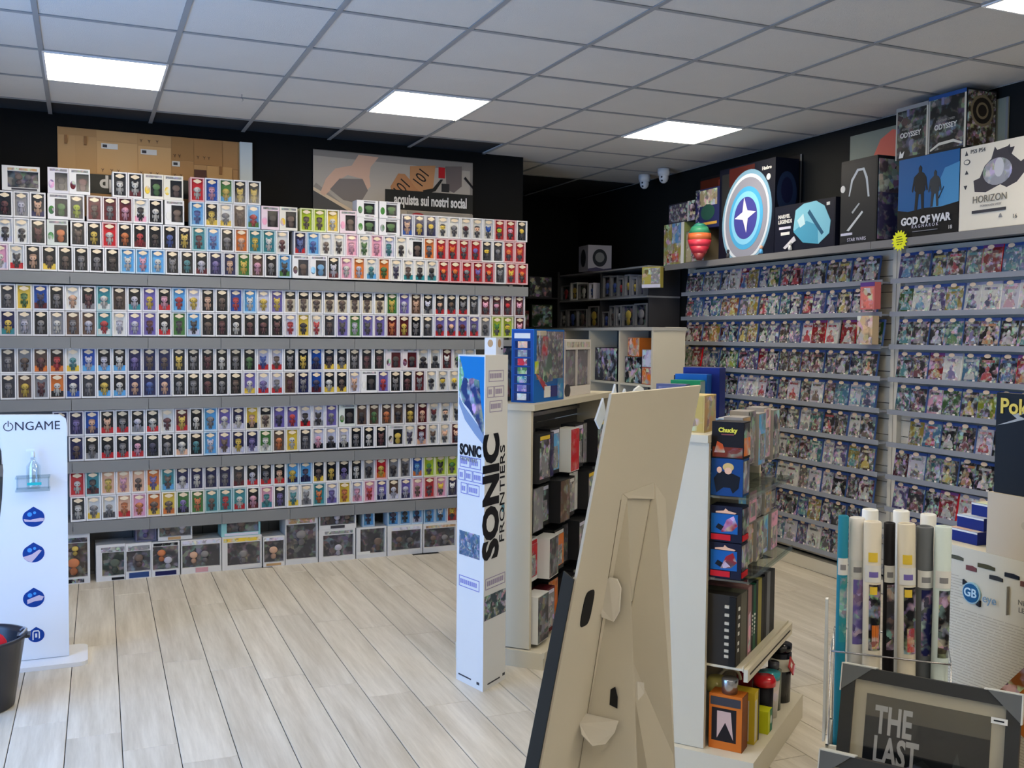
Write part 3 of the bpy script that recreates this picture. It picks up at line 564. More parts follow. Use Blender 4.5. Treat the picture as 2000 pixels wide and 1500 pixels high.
Rrows = ['Pb Sk kY DR ST Rr bT bP Kk Kk', 'GT Wb PW YT WN WN wp WR kK', 'kT kS kw TG kP KO KW kT kK', 'kT kr RO WP bW KR NB RO KW WK', 'TK kr pK GK kY LK kW kK', '_0.11 YK bR KW Kr wR KR kK', 'rk wk TK kY KO KW kD Ws', 'Pw kr KN RW WR Ww kK', 'Ts PD wk kK', 'kK wk Pk']
for i, tk in enumerate(Rrows): games(RN[i], ZROWS[i], 4.59, tk, 'right', 0.121)
carton('game_poster_case', 'pink and red boxed game hung between the two bays, second row', 'game case', (XG-0.09, 4.80, 1.76), RZR, 0.12, 0.05, 0.165, (200,110,110), [('art','F','cover_print',(214,120,110),0.01,0.11,0.01,0.13),('rect','F','top_band',(90,60,130),0.0,0.12,0.14,0.165)])
carton('game_poster_case', 'cream and brown figure pack hung between the two bays, third row', 'game case', (XG-0.09, 4.82, 1.545), RZR, 0.13, 0.05, 0.175, (190,170,140), [('art','F','cover_print',(206,176,140),0.0,0.13,0.0,0.175)])
# starburst price sign
sb = []
for k in range(32): rr = 0.062 if k % 2 else 0.045; sb.append((rr*math.cos(2*math.pi*k/32), rr*math.sin(2*math.pi*k/32)))
o = obj('starburst_sign', MB().prism(sb, 0, 0.002, 0, FR((0,0,0),(1,0,0),(0,0,1))), M('neon_yellow_card', (236,240,10), 0.5), None, (4.342, 4.42, 2.148), RZR)
tag(o, 'neon yellow starburst price sign at the shelf edge under the blue box', 'sign')
sm = MB(); 
for x0, x1, z in ((-0.02,0.018,0.018),(-0.026,0.024,0.004),(-0.022,0.026,-0.010),(-0.018,0.0,-0.024),(0.006,0.02,-0.024)): sm.prism([(x0,z),(x1,z+0.002),(x1,z+0.006),(x0,z+0.004)], 0.002, 0.0026, 0, FR((0,0,0),(1,0,0),(0,0,1)))
obj('lettering', sm, BLACKP, o)

# ------------------------------------------------------------------ big toy boxes on the top shelf of the right wall
ZS = 2.1605
TOPG = 'large boxed toys on top of the right wall shelving'
def rbox(label, y, z, w, d, h, c, dec, x=4.375, name='toy_box', rot=0.0): return carton(name, label, 'toy box', (x, y, z), RZR+R(rot), w, d, h, c, dec, TOPG)
NV = (14,18,34)
rbox('colourful anime toy box with a white spine, leftmost above the left bay', 7.02, ZS, 0.30, 0.2, 0.33, (120,130,80), [('art','F','front_print',(150,140,70),0,0.25,0,0.33),('art','F','sky_print',(90,140,190),0.12,0.25,0.17,0.33),('art','F','red_print',(190,80,60),0.05,0.22,0.02,0.09),('rect','F','spine','W',0.255,0.295,0,0.33)])
rbox('dark patterned toy box stacked on the anime box', 6.955, ZS+0.3302, 0.38, 0.2, 0.155, (52,52,66), [('artf','F','front_print',(70,66,84),0.01,0.27,0.01,0.145),('rect','F','spine','W',0.275,0.285,0,0.155),('art','F','side_print','K',0.29,0.38,0,0.155)])
rbox('busy cream and red figure box beside the anime box', 6.70, ZS, 0.26, 0.18, 0.25, (120,110,90), [('art','F','front_print',(170,160,130),0.01,0.25,0.01,0.24),('artf','F','figure_print','r',0.08,0.18,0.03,0.18)])
rbox('cream and navy figure box high on the stack before the disc box', 6.565, ZS+0.2502, 0.31, 0.16, 0.30, (40,46,90), [('art','F','front_print',(150,140,110),0.03,0.28,0.17,0.29),('ell','F','helmet_print',(40,80,70),0.16,0.12,0.09,0.06),('rect','F','stripe',(206,160,70),0.03,0.28,0.025,0.045),('artf','F','side_print','N',0.0,0.05,0.0,0.3)])
# striped cone toy
t = thing('striped_toy', 'rainbow striped rounded toy in front of the disc box', 'toy', (4.275, 6.36, ZS))
mb = MB()
for k, (c) in enumerate([0]): pass
prof = [(0.02,0.0),(0.05,0.05),(0.075,0.10),(0.09,0.15),(0.085,0.20),(0.06,0.25),(0.03,0.275)]
cols = [(150,60,60),(200,50,70),(220,60,80),(214,110,60),(60,150,110),(50,140,120)]
for k in range(6):
    obj('stripe', MB().lathe([prof[k], prof[k+1]], 20), M('toy_stripe_%d' % k, cols[k], 0.35), t)
# big box with the round metal disc
o = rbox('large black toy box with a blue and silver round disc, starred centre', 6.255, ZS, 0.65, 0.2, 0.66, NV, [])
dd = [('rect','F','smoke_print',(40,41,42),0.03,0.30,0.30,0.62),('rect','F','red_glow_print',(70,26,22),0.12,0.42,0.52,0.65),
      ('text','F','lettering','W',0.36,0.575,0.028,'MARVEL',{'bold':0.001}),('text','F','lettering','w',0.37,0.545,0.026,'LEGENDS SERIES',{'bold':0.001}),('text','F','lettering','W',0.37,0.515,0.030,'CAPTAIN AMERICA',{'bold':0.001}),('rect','F','small_print','w',0.27,0.46,0.48,0.49),
      ('text','F','lettering','W',0.56,0.60,0.035,'Hasbro',{'bold':0.001}),('ell','F','round_sticker','W',0.58,0.535,0.022,0.022)]
decorate(o, 0.65, 0.2, 0.66, dd)
STEEL = OBJC('printed_metal', 0.22, metal=0.85)
Mf = faceM('F', 0.65, 0.2, 0.66)
rot = 0.35
for k, (rx, rz, c, pn, mt) in enumerate([(0.345,0.285,(122,164,190),'outer_ring',CARD),(0.315,0.262,(206,214,222),'outer_ring_edge',CARD),(0.290,0.242,(140,142,156),'silver_ring',CARD),(0.225,0.195,(74,164,212),'blue_ring',CARD),(0.190,0.165,(128,196,228),'pale_ring',CARD),(0.150,0.133,(66,68,146),'centre',CARD)]):
    pts = [(min(max(px_, 0.003), 0.647), max(py_, 0.004)) for px_, py_ in ell(0.335, 0.275, rz, rx, 48, -0.25)]
    obj(pn, MB().prism(pts, 0, 0.004+0.0015*k, 0, Mf), mt, o, color=c)
sp = []
for k in range(8): a_ = math.pi/2+0.12+k*math.pi/4; rr = 0.125 if k % 2 == 0 else 0.04; sp.append((0.335+rr*math.cos(a_), 0.295+rr*math.sin(a_)))
obj('star_emblem', MB().prism(sp, 0, 0.0135, 0, Mf), CARD, o, color=(228,222,232))
Mr = faceM('R', 0.65, 0.2, 0.66)
decorate(o, 0.65, 0.2, 0.66, [('ell','R','side_disc_print',(40,56,86),0.1,0.42,0.085,0.15),('ell','R','side_disc_centre',(30,34,66),0.1,0.44,0.05,0.09),('rect','R','side_stripe',(120,130,120),0.02,0.18,0.27,0.30),('rect','R','side_stripe','B',0.02,0.18,0.16,0.25)])
o = rbox('black toy box with a pale blue angular hammer head print', 5.60, ZS, 0.60, 0.2, 0.315, NV, [])
decorate(o, 0.6, 0.2, 0.315, [('rect','F','dark_print',(18,22,40),0.01,0.59,0.01,0.30),('text','F','lettering','W',0.10,0.24,0.034,'MARVEL',{'bold':0.0012}),('text','F','lettering','W',0.11,0.205,0.034,'LEGENDS',{'bold':0.0012}),('rect','F','small_print','w',0.05,0.17,0.155,0.172),('rect','F','small_print','W',0.07,0.16,0.115,0.135),('rect','F','tiny_mark','W',0.52,0.55,0.27,0.29),
    ('poly','F','block_print',(130,196,216),[(0.20,0.14),(0.22,0.27),(0.30,0.305),(0.42,0.31),(0.50,0.27),(0.56,0.17),(0.55,0.09),(0.45,0.03),(0.30,0.05)]),
    ('poly','F','block_face_print',(78,158,190),[(0.20,0.13),(0.30,0.05),(0.45,0.03),(0.44,0.15),(0.33,0.19)]),('poly','F','block_groove_print',(44,92,122),[(0.34,0.24),(0.36,0.26),(0.50,0.10),(0.48,0.085)]),
    ('poly','F','block_highlight_print',(196,228,236),[(0.24,0.20),(0.30,0.24),(0.32,0.17),(0.27,0.15)]),('poly','F','handle_print',(196,196,206),[(0.10,0.03),(0.12,0.02),(0.23,0.07),(0.21,0.10)])])
rbox('charcoal toy box with a curved white helmet outline print', 4.955, ZS, 0.31, 0.2, 0.52, (34,36,40), [('rect','F','print',(38,40,44),0.01,0.30,0.02,0.50),
    ('poly','F','outline_print',(190,196,200),[(0.07,0.30),(0.09,0.40),(0.14,0.46),(0.20,0.46),(0.23,0.40),(0.25,0.28),(0.235,0.28),(0.215,0.39),(0.19,0.445),(0.15,0.445),(0.105,0.39),(0.08,0.30)]),
    ('poly','F','line_print',(170,176,180),[(0.10,0.20),(0.16,0.25),(0.17,0.245),(0.11,0.19)]),('poly','F','line_print',(200,204,206),[(0.06,0.09),(0.19,0.20),(0.20,0.19),(0.08,0.085)]),
    ('rect','F','stripe_print','w',0.01,0.11,0.06,0.075),('ell','F','round_sticker','W',0.02,0.35,0.02,0.022),('text','F','lettering','w',0.15,0.03,0.03,'STAR WARS'),
    ('artd','R','side_print',(60,56,90),0.01,0.19,0.02,0.30),('art','R','side_print',(90,80,86),0.01,0.19,0.30,0.50)])
BLU = (28,92,150)
o = rbox('large blue game collector box with two standing silhouettes, GOD OF WAR', 4.475, ZS+0.006, 0.44, 0.26, 0.452, (12,14,18), [])
man = lambda x, z, s: [(x+0.52*s*a_, z+s*b_) for a_, b_ in [(-0.30,0),(-0.24,0.42),(-0.32,0.46),(-0.30,0.62),(-0.42,0.42),(-0.48,0.46),(-0.36,0.78),(-0.20,0.84),(-0.09,0.88),(-0.10,0.98),(0.0,1.04),(0.10,0.98),(0.09,0.88),(0.22,0.84),(0.36,0.74),(0.46,0.44),(0.40,0.42),(0.28,0.60),(0.32,0.44),(0.24,0.40),(0.26,0),(0.12,0),(0.06,0.36),(-0.06,0.36),(-0.14,0)]]
decorate(o, 0.44, 0.26, 0.452, [('rect','F','sky_print',BLU,0.002,0.438,0.13,0.45),('poly','F','haze_print',(70,140,190),[(0.24,0.13),(0.44,0.13),(0.44,0.38),(0.34,0.36),(0.28,0.25)]),
    ('poly','F','ground_print',(10,12,16),[(0,0.16),(0.08,0.145),(0.2,0.155),(0.32,0.15),(0.44,0.165),(0.44,0.1),(0,0.1)]),
    ('poly','F','silhouette_print',(24,28,34),man(0.165,0.15,0.24)),('poly','F','silhouette_print',(50,56,62),man(0.275,0.155,0.195)),
    ('poly','F','staff_print',(16,20,26),[(0.30,0.20),(0.335,0.26),(0.338,0.257),(0.305,0.195)]),
    ('text','F','lettering','F',0.21,0.088,0.058,'GOD OF WAR',{'bold':0.0025,'sx':0.95}),('text','F','lettering','w',0.21,0.055,0.026,'R A G N A R O K'),('text','F','lettering','W',0.39,0.03,0.03,'18'),('rect','F','small_print','S',0.12,0.30,0.026,0.030),
    ('rect','R','side_print',BLU,0.01,0.25,0.13,0.44)])
o = rbox('large cream game collector box with a grey war machine print, HORIZON', 4.03, ZS+0.006, 0.50, 0.28, 0.445, (226,218,200), [])
mach = [(0.10,0.20),(0.09,0.26),(0.13,0.27),(0.16,0.33),(0.20,0.36),(0.22,0.42),(0.235,0.40),(0.30,0.41),(0.31,0.42),(0.32,0.37),(0.38,0.32),(0.42,0.34),(0.41,0.27),(0.36,0.22),(0.30,0.20),(0.26,0.22),(0.17,0.19)]
decorate(o, 0.5, 0.28, 0.445, [('rect','F','front_print',(228,221,204),0.004,0.496,0.004,0.441),('poly','F','machine_print',(66,64,70),mach),('apoly','F','machine_plate_print',(150,152,160),ell(0.24,0.29,0.09,0.07,20)),('poly','F','machine_head_print',(196,198,204),ell(0.25,0.31,0.03,0.05,14)),
    ('poly','F','triangle_mark','k',[(0.03,0.40),(0.05,0.40),(0.04,0.425)]),('text','F','lettering','k',0.115,0.415,0.03,'PS5 PS4'),('ell','F','ring_mark','k',0.045,0.365,0.02,0.014),('ell','F','ring_mark_centre',(228,221,204),0.045,0.365,0.016,0.010),
    ('poly','F','triangle_mark','k',[(0.035,0.30),(0.055,0.30),(0.045,0.32)]),('poly','F','triangle_mark','k',[(0.03,0.24),(0.05,0.24),(0.04,0.22)]),('poly','F','triangle_mark','k',[(0.30,0.40),(0.34,0.40),(0.32,0.36)]),
    ('text','F','lettering',(110,108,100),0.20,0.155,0.052,'HORIZON',{'sx':0.9}),('text','F','lettering','S',0.21,0.12,0.016,'FORBIDDEN WEST'),('rect','F','dark_bar','k',0.09,0.30,0.085,0.10),('poly','F','triangle_mark','S',[(0.26,0.05),(0.28,0.05),(0.27,0.07)]),('text','F','lettering','k',0.36,0.045,0.03,'16')])
zz2 = ZS+0.006+0.4525
for lab, y, x, sx in (('black and silver framed collector box lettered ODYSSEY, left of the pair', 4.505, 4.375, 0.24), ('black and silver framed collector box lettered ODYSSEY, right of the pair', 4.262, 4.375, 0.26)):
    rt = 'right' in lab
    o = rbox(lab, y, zz2, sx, 0.22, 0.30 if not rt else 0.315, (30,32,34), [], x=x)
    hh = 0.30 if not rt else 0.315
    decorate(o, sx, 0.22, hh, [('artd','F','dark_print',(36,38,36),0.012,sx-0.012,0.012,hh-0.012),('rect','F','silver_edge',(170,168,160),0.0,0.010,0,hh),('rect','F','silver_edge',(200,196,180),sx-0.012,sx,0,hh),('rect','F','silver_edge',(150,150,148) if not rt else (40,80,140),0,sx,hh-0.022,hh),
        ('text','F','lettering',(214,214,206),sx*0.47,0.135,0.040,'ODYSSEY',{'bold':0.001,'sx':0.92}),('text','F','lettering',(150,150,146),sx*0.47,0.17,0.016,"ASSASSIN'S CREED"),
        ('rect','F','violet_tab',(120,120,150),sx*0.35,sx*0.42,hh-0.06,hh-0.02),('poly','F','white_mark','W',[(0.03,0.01),(0.04,0.05),(0.05,0.03),(0.07,0.045),(0.06,0.01)]) if not rt else ('poly','F','arc_print',(206,204,190),[(0.02,0.02),(0.08,0.05),(0.18,0.055),(0.24,0.03),(0.235,0.02),(0.18,0.04),(0.08,0.035),(0.02,0.01)]),
        ('artf','R','side_print',(52,44,34),0.01,0.21,0.01,hh-0.01)]+([('ell','R','side_ring',(120,110,90),0.11,0.2,0.085,0.085),('ell','R','side_ring_centre',(36,32,28),0.11,0.2,0.07,0.07),('ell','R','side_ring',(120,110,90),0.11,0.2,0.045,0.045),('ell','R','side_ring_centre',(36,32,28),0.11,0.2,0.032,0.032)] if rt else []))
# small figures standing on the shelf edge
for k, (y, lab, c) in enumerate([(6.12,'small dark figurine at the shelf edge under the disc box','k'),(5.73,'tiny pale blue figurine at the shelf edge between the two black boxes','b'),(5.42,'tiny white figurine at the shelf edge under the hammer box','W')]):
    t = thing('figurine', lab, 'figurine', (4.372-0.004, y, 2.161), 0, 'small figurines on the shelf edge')
    t.location.x = 4.365
    obj('base', MB().lathe([(0.014,0),(0.014,0.006)], 12), BLACKP, t, color='k'); obj('body', MB().lathe([(0.011,0.006),(0.014,0.02),(0.008,0.04)], 10), CARD, t, color=c); obj('head', MB().ball((0,0,0.052),(0.013,0.013,0.013)), CARD, t, color='s' if k == 1 else c)
# end of the left bay: white side panel with hanging packs
t = thing('end_panel', 'narrow white side panel closing the left bay of game cases', 'panel', (4.36, 6.945, 0))
obj('board', MB().box(0, 0.25, 0, 0.02, 0, 1.66), PANW, t)
for k, (z, c, h, lab) in enumerate([(1.98,(170,160,80),0.17,'yellow and grey figure pack hung topmost left of the left bay'),(1.44,(70,72,76),0.20,'grey figure pack hung beside the narrow white side panel'),(1.20,(60,66,66),0.20,'dark pack with pink foot hung below the grey pack')]):
    carton('hanging_figure_pack', lab, 'toy pack', (4.22, 7.10-0.02*k, z), R(-60), 0.17, 0.05, h, c, [('art','F','card_print',c,0.005,0.08,0.03,h-0.01),('artf','F','card_print','S',0.085,0.165,0.03,h-0.01),('rect','F','foot_strip','w' if k < 2 else 'p',0.0,0.17,0.0,0.028)], 'figure packs hung at the end of the left bay')

# ------------------------------------------------------------------ helpers for turned fixtures
def loc2(N, ang, x, y, z=0.0):
    a = R(ang); return (N[0]+x*math.cos(a)-y*math.sin(a), N[1]+x*math.sin(a)+y*math.cos(a), z)
HOOKM = M('chrome_hook', (170,170,172), 0.25, metal=0.9)
def pack(label, N, ang, x, y, z, w, d, h, c, art=None, group=None, name='toy_pack', kind=0, rot=0.0):
    art = art or c; dec = [('art','F','card_print',art,0.004,w-0.004,0.02,h-0.03)]
    if kind == 0: dec += [('rect','F','title_strip',random.choice('WYRw'),0.008,w-0.01,h-0.028,h-0.010),('artf','F','blister','S',w*0.2,w*0.8,h*0.12,h*0.6)]
    if kind == 1: dec = [('artd','F','card_print',art,0.004,w-0.004,0.004,h-0.004)]
    return carton(name, label, 'toy pack', loc2(N, ang, x, y, z), R(ang+rot), w, d, h, c if c in 'Wwr' else (34,34,36), dec, group)
# ------------------------------------------------------------------ centre gondola nearer the display wall
N1, A1 = (1.936, 4.25), 44
t = thing('gondola_shelf', 'white gondola with a plain end panel behind the printed triangular column', 'shelving', (N1[0], N1[1], 0), R(A1))
WL = WHITEL
obj('end_panel', MB().box(0, 0.025, 0, 0.34, 0.085, 1.225), WL, t); obj('end_panel', MB().box(1.25, 1.275, 0, 0.34, 0.085, 1.225), WL, t)
obj('top_board', MB().box(-0.01, 1.285, -0.02, 0.36, 1.226, 1.256), WL, t)
obj('plinth', MB().box(-0.02, 1.30, -0.08, 0.38, 0, 0.08), WL, t)
obj('plinth_lip', MB().box(-0.03, 1.31, -0.09, -0.078, 0.06, 0.088), WL, t)
for k in range(11): obj('slat', MB().box(0.026, 1.249, 0.20, 0.215, 0.09+0.103*k, 0.09+0.103*k+0.098), M('dark_slat', (92,92,90), 0.5), t)
obj('hook_rail', MB().box(0.026, 1.249, 0.185, 0.2, 1.155, 1.175), HOOKM, t)
G1 = 'toy packs hung on the gondola behind the printed column'
rows1 = [(0.875, 0.235, [('K','k','black pack with a grey figure'),('d','N','dark pack with a brown headed figure'),('N','b','navy pack with pale blue light print'),('W','R','white pack with red and blue print'),('N','K','navy striped pack'),('k','S','grey pack'),('S','k','pale pack'),('k','D','dark brown pack')]),
         (0.635, 0.215, [('k','S','grey window pack'),('k','k','brown grey window pack'),('k','D','dark pack with orange foot'),('d','S','dim grey pack'),('k','W','grey white pack'),('K','S','black pack'),('S','k','grey pack'),('k','D','brown pack')]),
         (0.385, 0.21, [('W','R','white window pack with a red figure'),('W','k','white slanted pack'),('d','O','brown pack with orange strip'),('K','k','black pack'),('k','S','dark grey pack'),('S','W','pale pack'),('k','S','grey pack'),('K','D','black brown pack')]),
         (0.100, 0.23, [('W','k','white pack with pink print'),('r','S','maroon grey pack'),('N','O','navy and orange pack'),('K','k','black pack'),('S','k','grey pack'),('k','R','dark pack with red print'),('W','k','white pack'),('k','D','brown pack')])]
for ri, (z, h, its) in enumerate(rows1):
    for k, (c, a_, lb) in enumerate(its):
        y0 = [-0.03, 0.0, 0.03][(k+ri) % 3]
        pack(lb+', %s row under blue boxed toy, %s from left' % (['top', 'second', 'third', 'bottom'][ri], ordn(k+1)), N1, A1, 0.035+0.15*k, y0, z, 0.142, 0.08, h-0.01*(k % 2), c, a_, G1, kind=(k+ri) % 2, rot=random.uniform(-3, 3) if y0 < 0.02 else 0)
# blue boxed toy and the white framed window box on top
bx = loc2(N1, A1, 0.0, 0.0)
P1 = (1.985, 4.335)
o = carton('toy_box', 'tall blue toy box with a clear front full of red and green figures', 'toy box', (P1[0], P1[1], 1.2565), R(40), 0.36, 0.12, 0.355, (24,100,180),
    [('rect','L','side_print',(20,70,150),0.004,0.116,0.004,0.351),('rect','L','white_label','W',0.015,0.10,0.31,0.335)])
dl = []
for k, c in enumerate(['s','S','R','G','T','P','W']): dl += [('rect','L','side_window',(18,40,96),0.018,0.102,0.262-0.042*k,0.298-0.042*k),('artf','L','side_figure',c,0.035,0.085,0.264-0.042*k,0.296-0.042*k)]
decorate(o, 0.36, 0.12, 0.355, dl)
for it in (('artf','window_print',(100,96,104),0.02,0.34,0.09,0.33),): decorate(o, 0.36, 0.12, 0.355, [('artf','F','window_print',(96,92,100),0.03,0.345,0.11,0.345),('apoly','F','red_figures_print','R',[(0.08,0.20),(0.10,0.32),(0.16,0.32),(0.15,0.20)]),('apoly','F','grey_green_figures_print',(80,110,90),[(0.10,0.09),(0.12,0.22),(0.20,0.24),(0.22,0.10)]),('apoly','F','red_ribbon_print',(190,50,50),[(0.02,0.14),(0.06,0.13),(0.20,0.05),(0.15,0.03)]),('art','F','leaf_print','L',0.01,0.05,0.14,0.20),('rect','F','white_tag_print','W',0.12,0.19,0.02,0.075),('rect','F','navy_tag_print',(60,60,120),0.20,0.27,0.02,0.075),('art','F','blue_corner_print',(60,140,190),0.28,0.34,0.01,0.11),('rect','F','top_strip','c',0.03,0.13,0.325,0.348)])
obj('clear_window', MB().box(0.03, 0.345, -0.018, -0.0165, 0.085, 0.345), FILM('window_film_thick', 0.12, 0.08), o)
P2 = (2.325, 4.712)
winbox('window_box', 'white framed double window box lying beside the blue boxed toy', 0, 0, 0.43, 0.305, 0.16, 0.04, 0.012, 0.055, 0.05, (222,216,210), (92,90,98), [('title_strip',0.06,0.41,0.262,0.292,'c')], [], loc=(P2[0], P2[1], 1.2565), rz=R(42), group='boxed toys on the gondola top', cat='toy box')
o = D.objects['window_box']
obj('centre_bar', MB().box(0.215, 0.226, 0.002, 0.012, 0.05, 0.25), SHELLM, o, color=(222,216,210))
obj('corner_roundel', MB().prism(ell(0.07, 0.03, 0.04, 0.035, 20), 0, 0.003, 0, faceM('F',0.43,0.16,0.305)), CARD, o, color='k')
obj('inner_tray', MB().box(0.045, 0.21, 0.012, 0.024, 0.055, 0.245).box(0.232, 0.41, 0.012, 0.024, 0.055, 0.245), ARTD, o, color=(120,116,124))
carton('small_carton', 'white carton with a brown round picture peeping above the column top', 'carton', (1.815, 4.40, 1.2565), R(44), 0.09, 0.06, 0.312, (222,222,220), [('ell','L','round_picture','C',0.03,0.285,0.014,0.018),('ell','F','round_picture','C',0.04,0.285,0.018,0.02),('rect','F','black_mark','K',0.06,0.075,0.255,0.262)])
# dark pack behind the printed column
carton('toy_pack', 'dark pack with an orange figure between the column top and the blue box', 'toy pack', (1.88, 4.47, 1.2565), R(44), 0.12, 0.05, 0.27, 'K', [('art','F','card_print','k',0.01,0.11,0.06,0.26),('apoly','F','orange_figure_print','O',[(0.02,0.02),(0.03,0.10),(0.08,0.11),(0.09,0.02)])])

# ------------------------------------------------------------------ centre gondola nearer the viewer
N2, A2 = (2.035, 2.945), 38
t = thing('gondola_shelf', 'white gondola with toy boxes on its aisle side, behind the cardboard standee', 'shelving', (N2[0], N2[1], 0), R(A2))
obj('end_panel', MB().box(0, 0.022, 0, 0.30, 0.10, 1.205), WL, t); obj('end_panel', MB().box(0.70, 0.722, 0, 0.30, 0.10, 1.205), WL, t)
obj('top_board', MB().box(-0.012, 0.735, 0.0, 0.315, 1.206, 1.233), WL, t)
obj('base_board', MB().box(-0.03, 0.745, -0.19, 0.32, 0.0, 0.098), WL, t)
for k in range(11): obj('slat', MB().box(0.023, 0.699, 0.20, 0.215, 0.105+0.1*k, 0.105+0.1*k+0.094), M('cream_slat', (196,190,172), 0.5), t)
for z, y0, nm, mt in ((0.398, -0.13, 'shelf', WL), (0.712, -0.14, 'clear_shelf', FILM('acrylic', 0.2, 0.05, (235,240,235))), (1.008, -0.14, 'clear_shelf', None)):
    obj(nm, MB().box(0.023, 0.699, y0, 0.199, z, z+0.008).box(0.023, 0.699, y0-0.004, y0-0.0005, z-0.004, z+0.016), mt or MATS['acrylic'], t)
obj('shelf_lip', MB().box(0.023, 0.699, -0.15, -0.135, 0.36, 0.405), WL, t)
obj('lip_groove', MB().box(0.05, 0.66, -0.1515, -0.1505, 0.380, 0.386), M('groove', (40,36,30), 0.8), t)
G2 = 'boxes on the aisle side of the near gondola'
def g2box(label, x, y, z, w, d, h, c, L=(), F=(), name='toy_box', cat='toy box', rot=0): 
    return carton(name, label, cat, loc2(N2, A2, x, y, z), R(A2+rot), w, d, h, c, list(L)+list(F), G2)
g2box('black and orange toy box with a yellow title, top of the near stack', 0.026, -0.117, 1.1515, 0.085, 0.115, 0.13, (20,16,18),
    [('artd','L','glow_print',(110,40,18),0.004,0.112,0.004,0.04),('apoly','L','orange_figures_print',(190,80,30),[(0.01,0.02),(0.02,0.06),(0.04,0.05),(0.05,0.02)]),('text','L','lettering',(226,216,80),0.058,0.10,0.022,'Chucky',{'bold':0.001}),('rect','L','small_print',(130,70,70),0.035,0.08,0.083,0.087)],
    [('art','F','front_print','O',0.005,0.08,0.01,0.075),('art','F','front_print','k',0.005,0.08,0.075,0.125)])
g2box('blue toy box with a fair haired figure print below the black one', 0.026, -0.117, 1.0175, 0.08, 0.115, 0.133, (16,62,120),
    [('poly','L','dark_figure_print',(14,16,24),[(0.02,0.01),(0.01,0.06),(0.03,0.09),(0.08,0.08),(0.105,0.07),(0.10,0.03),(0.08,0.01),(0.07,0.03),(0.045,0.03)]),('ell','L','hair_print',(206,176,110),0.062,0.103,0.020,0.015),('ell','L','face_print',(226,180,150),0.062,0.090,0.013,0.012),('ell','L','fist_print',(226,180,150),0.03,0.092,0.009,0.011)],
    [('art','F','front_print',(110,110,130),0.005,0.075,0.01,0.125)])
for z, lb in ((0.853, 'blue and red toy box with a pale title, upper of the matching pair'), (0.7215, 'blue and red toy box with a pale title, lower of the matching pair')):
    g2box(lb, 0.026, -0.117, z, 0.08, 0.115, 0.128, (20,22,44),
        [('rect','L','blue_print',(18,90,160),0.004,0.10,0.03,0.10),('apoly','L','red_figure_print',(150,30,40),[(0.04,0.035),(0.06,0.08),(0.085,0.095),(0.10,0.06),(0.08,0.04)]),('poly','L','dark_figure_print','K',[(0.02,0.05),(0.03,0.065),(0.05,0.055),(0.04,0.04)]),('rect','L','red_strip','R',0.004,0.075,0.006,0.026),('poly','L','title_print','s',[(0.02,0.108),(0.05,0.112),(0.055,0.12),(0.065,0.112),(0.095,0.106),(0.09,0.102),(0.02,0.103)])],
        [('art','F','front_print','k',0.005,0.075,0.03,0.12),('rect','F','red_strip','R',0.005,0.075,0.006,0.026)])
hang = [('tan and white figure pack','C'),('green and black figure pack','k'),('pale blue figure pack','b'),('pink figure pack','p'),('dark grey figure pack','k')]
for ri, (z, h, rn) in enumerate([(1.09,0.20,'top'),(0.885,0.12,'second'),(0.7215,0.155,'third')]):
    for k in range(5):
        lb, c = hang[(k+2*ri) % 5]
        g2box(lb+', %s row beside the toy box stack, %s along' % (rn, ordn(k+1)), 0.125+0.112*k, -0.085+0.01*((k+ri) % 2), z if ri else z+0.015*(k % 2), 0.105, 0.07, h, (150,146,142), [], [('art','F','card_print',c,0.004,0.10,0.004,h-0.004),('artf','F','blister','S',0.02,0.085,0.02,h*0.6)], name='figure_pack', cat='toy pack')
bk = [('thick brown black book with white spine lettering',0.055,(44,40,34)),('thick grey olive book',0.075,(92,90,78)),('narrow dark book',0.012,(40,36,32)),('dusty pink and grey book',0.05,(150,110,112)),('black slim book with white lettering',0.022,'K'),('dark green book with white lettering',0.036,(18,84,60)),('black book on green',0.028,(26,34,32)),('mustard and olive book',0.05,(150,140,70)),('black book with pale marks',0.04,(24,26,30)),('black slim book near the end',0.035,'K'),('grey and black box set',0.05,(110,112,118)),('dark chunky box at the far end',0.07,(34,34,36))]
x = 0.026
for k, (lb, wd, c) in enumerate(bk):
    h = 0.255-0.004*(k % 3)
    if x+wd > 0.69: break
    dec = []
    if k in (0, 4, 5): dec = [('text','F','spine_lettering','W',wd/2,0.13,min(wd*0.55,0.02),'A R T' if k == 0 else 'III',{'rot':math.pi/2})]
    if k == 0: dec = [('rect','F','spine_mark','W',0.018,0.034,z1,z1+0.012) for z1 in (0.05,0.075,0.11,0.14,0.17,0.2)]
    elif k in (4, 5): dec = [('rect','F','spine_mark','W',wd*0.35,wd*0.6,z1,z1+0.008) for z1 in (0.06,0.072,0.084,0.10,0.115,0.13)]
    if k == 0: dec += [('rect','L','spine_lettering','c',0.118,0.134,z1,z1+0.010) for z1 in (0.03,0.05,0.075,0.10,0.125,0.15,0.18,0.21)]+[('rect','L','dark_band',(24,22,20),0.135,0.158,0.004,h-0.004)]
    if k == 3: dec = [('apoly','F','pink_print','p',[(0.01,0.01),(0.01,0.15),(0.04,0.16),(0.04,0.01)])]
    g2box(lb+' on the white shelf of the near gondola', x, -0.105, 0.4065, wd, 0.16, h, c, [], dec, name='book', cat='book'); x += wd+0.002
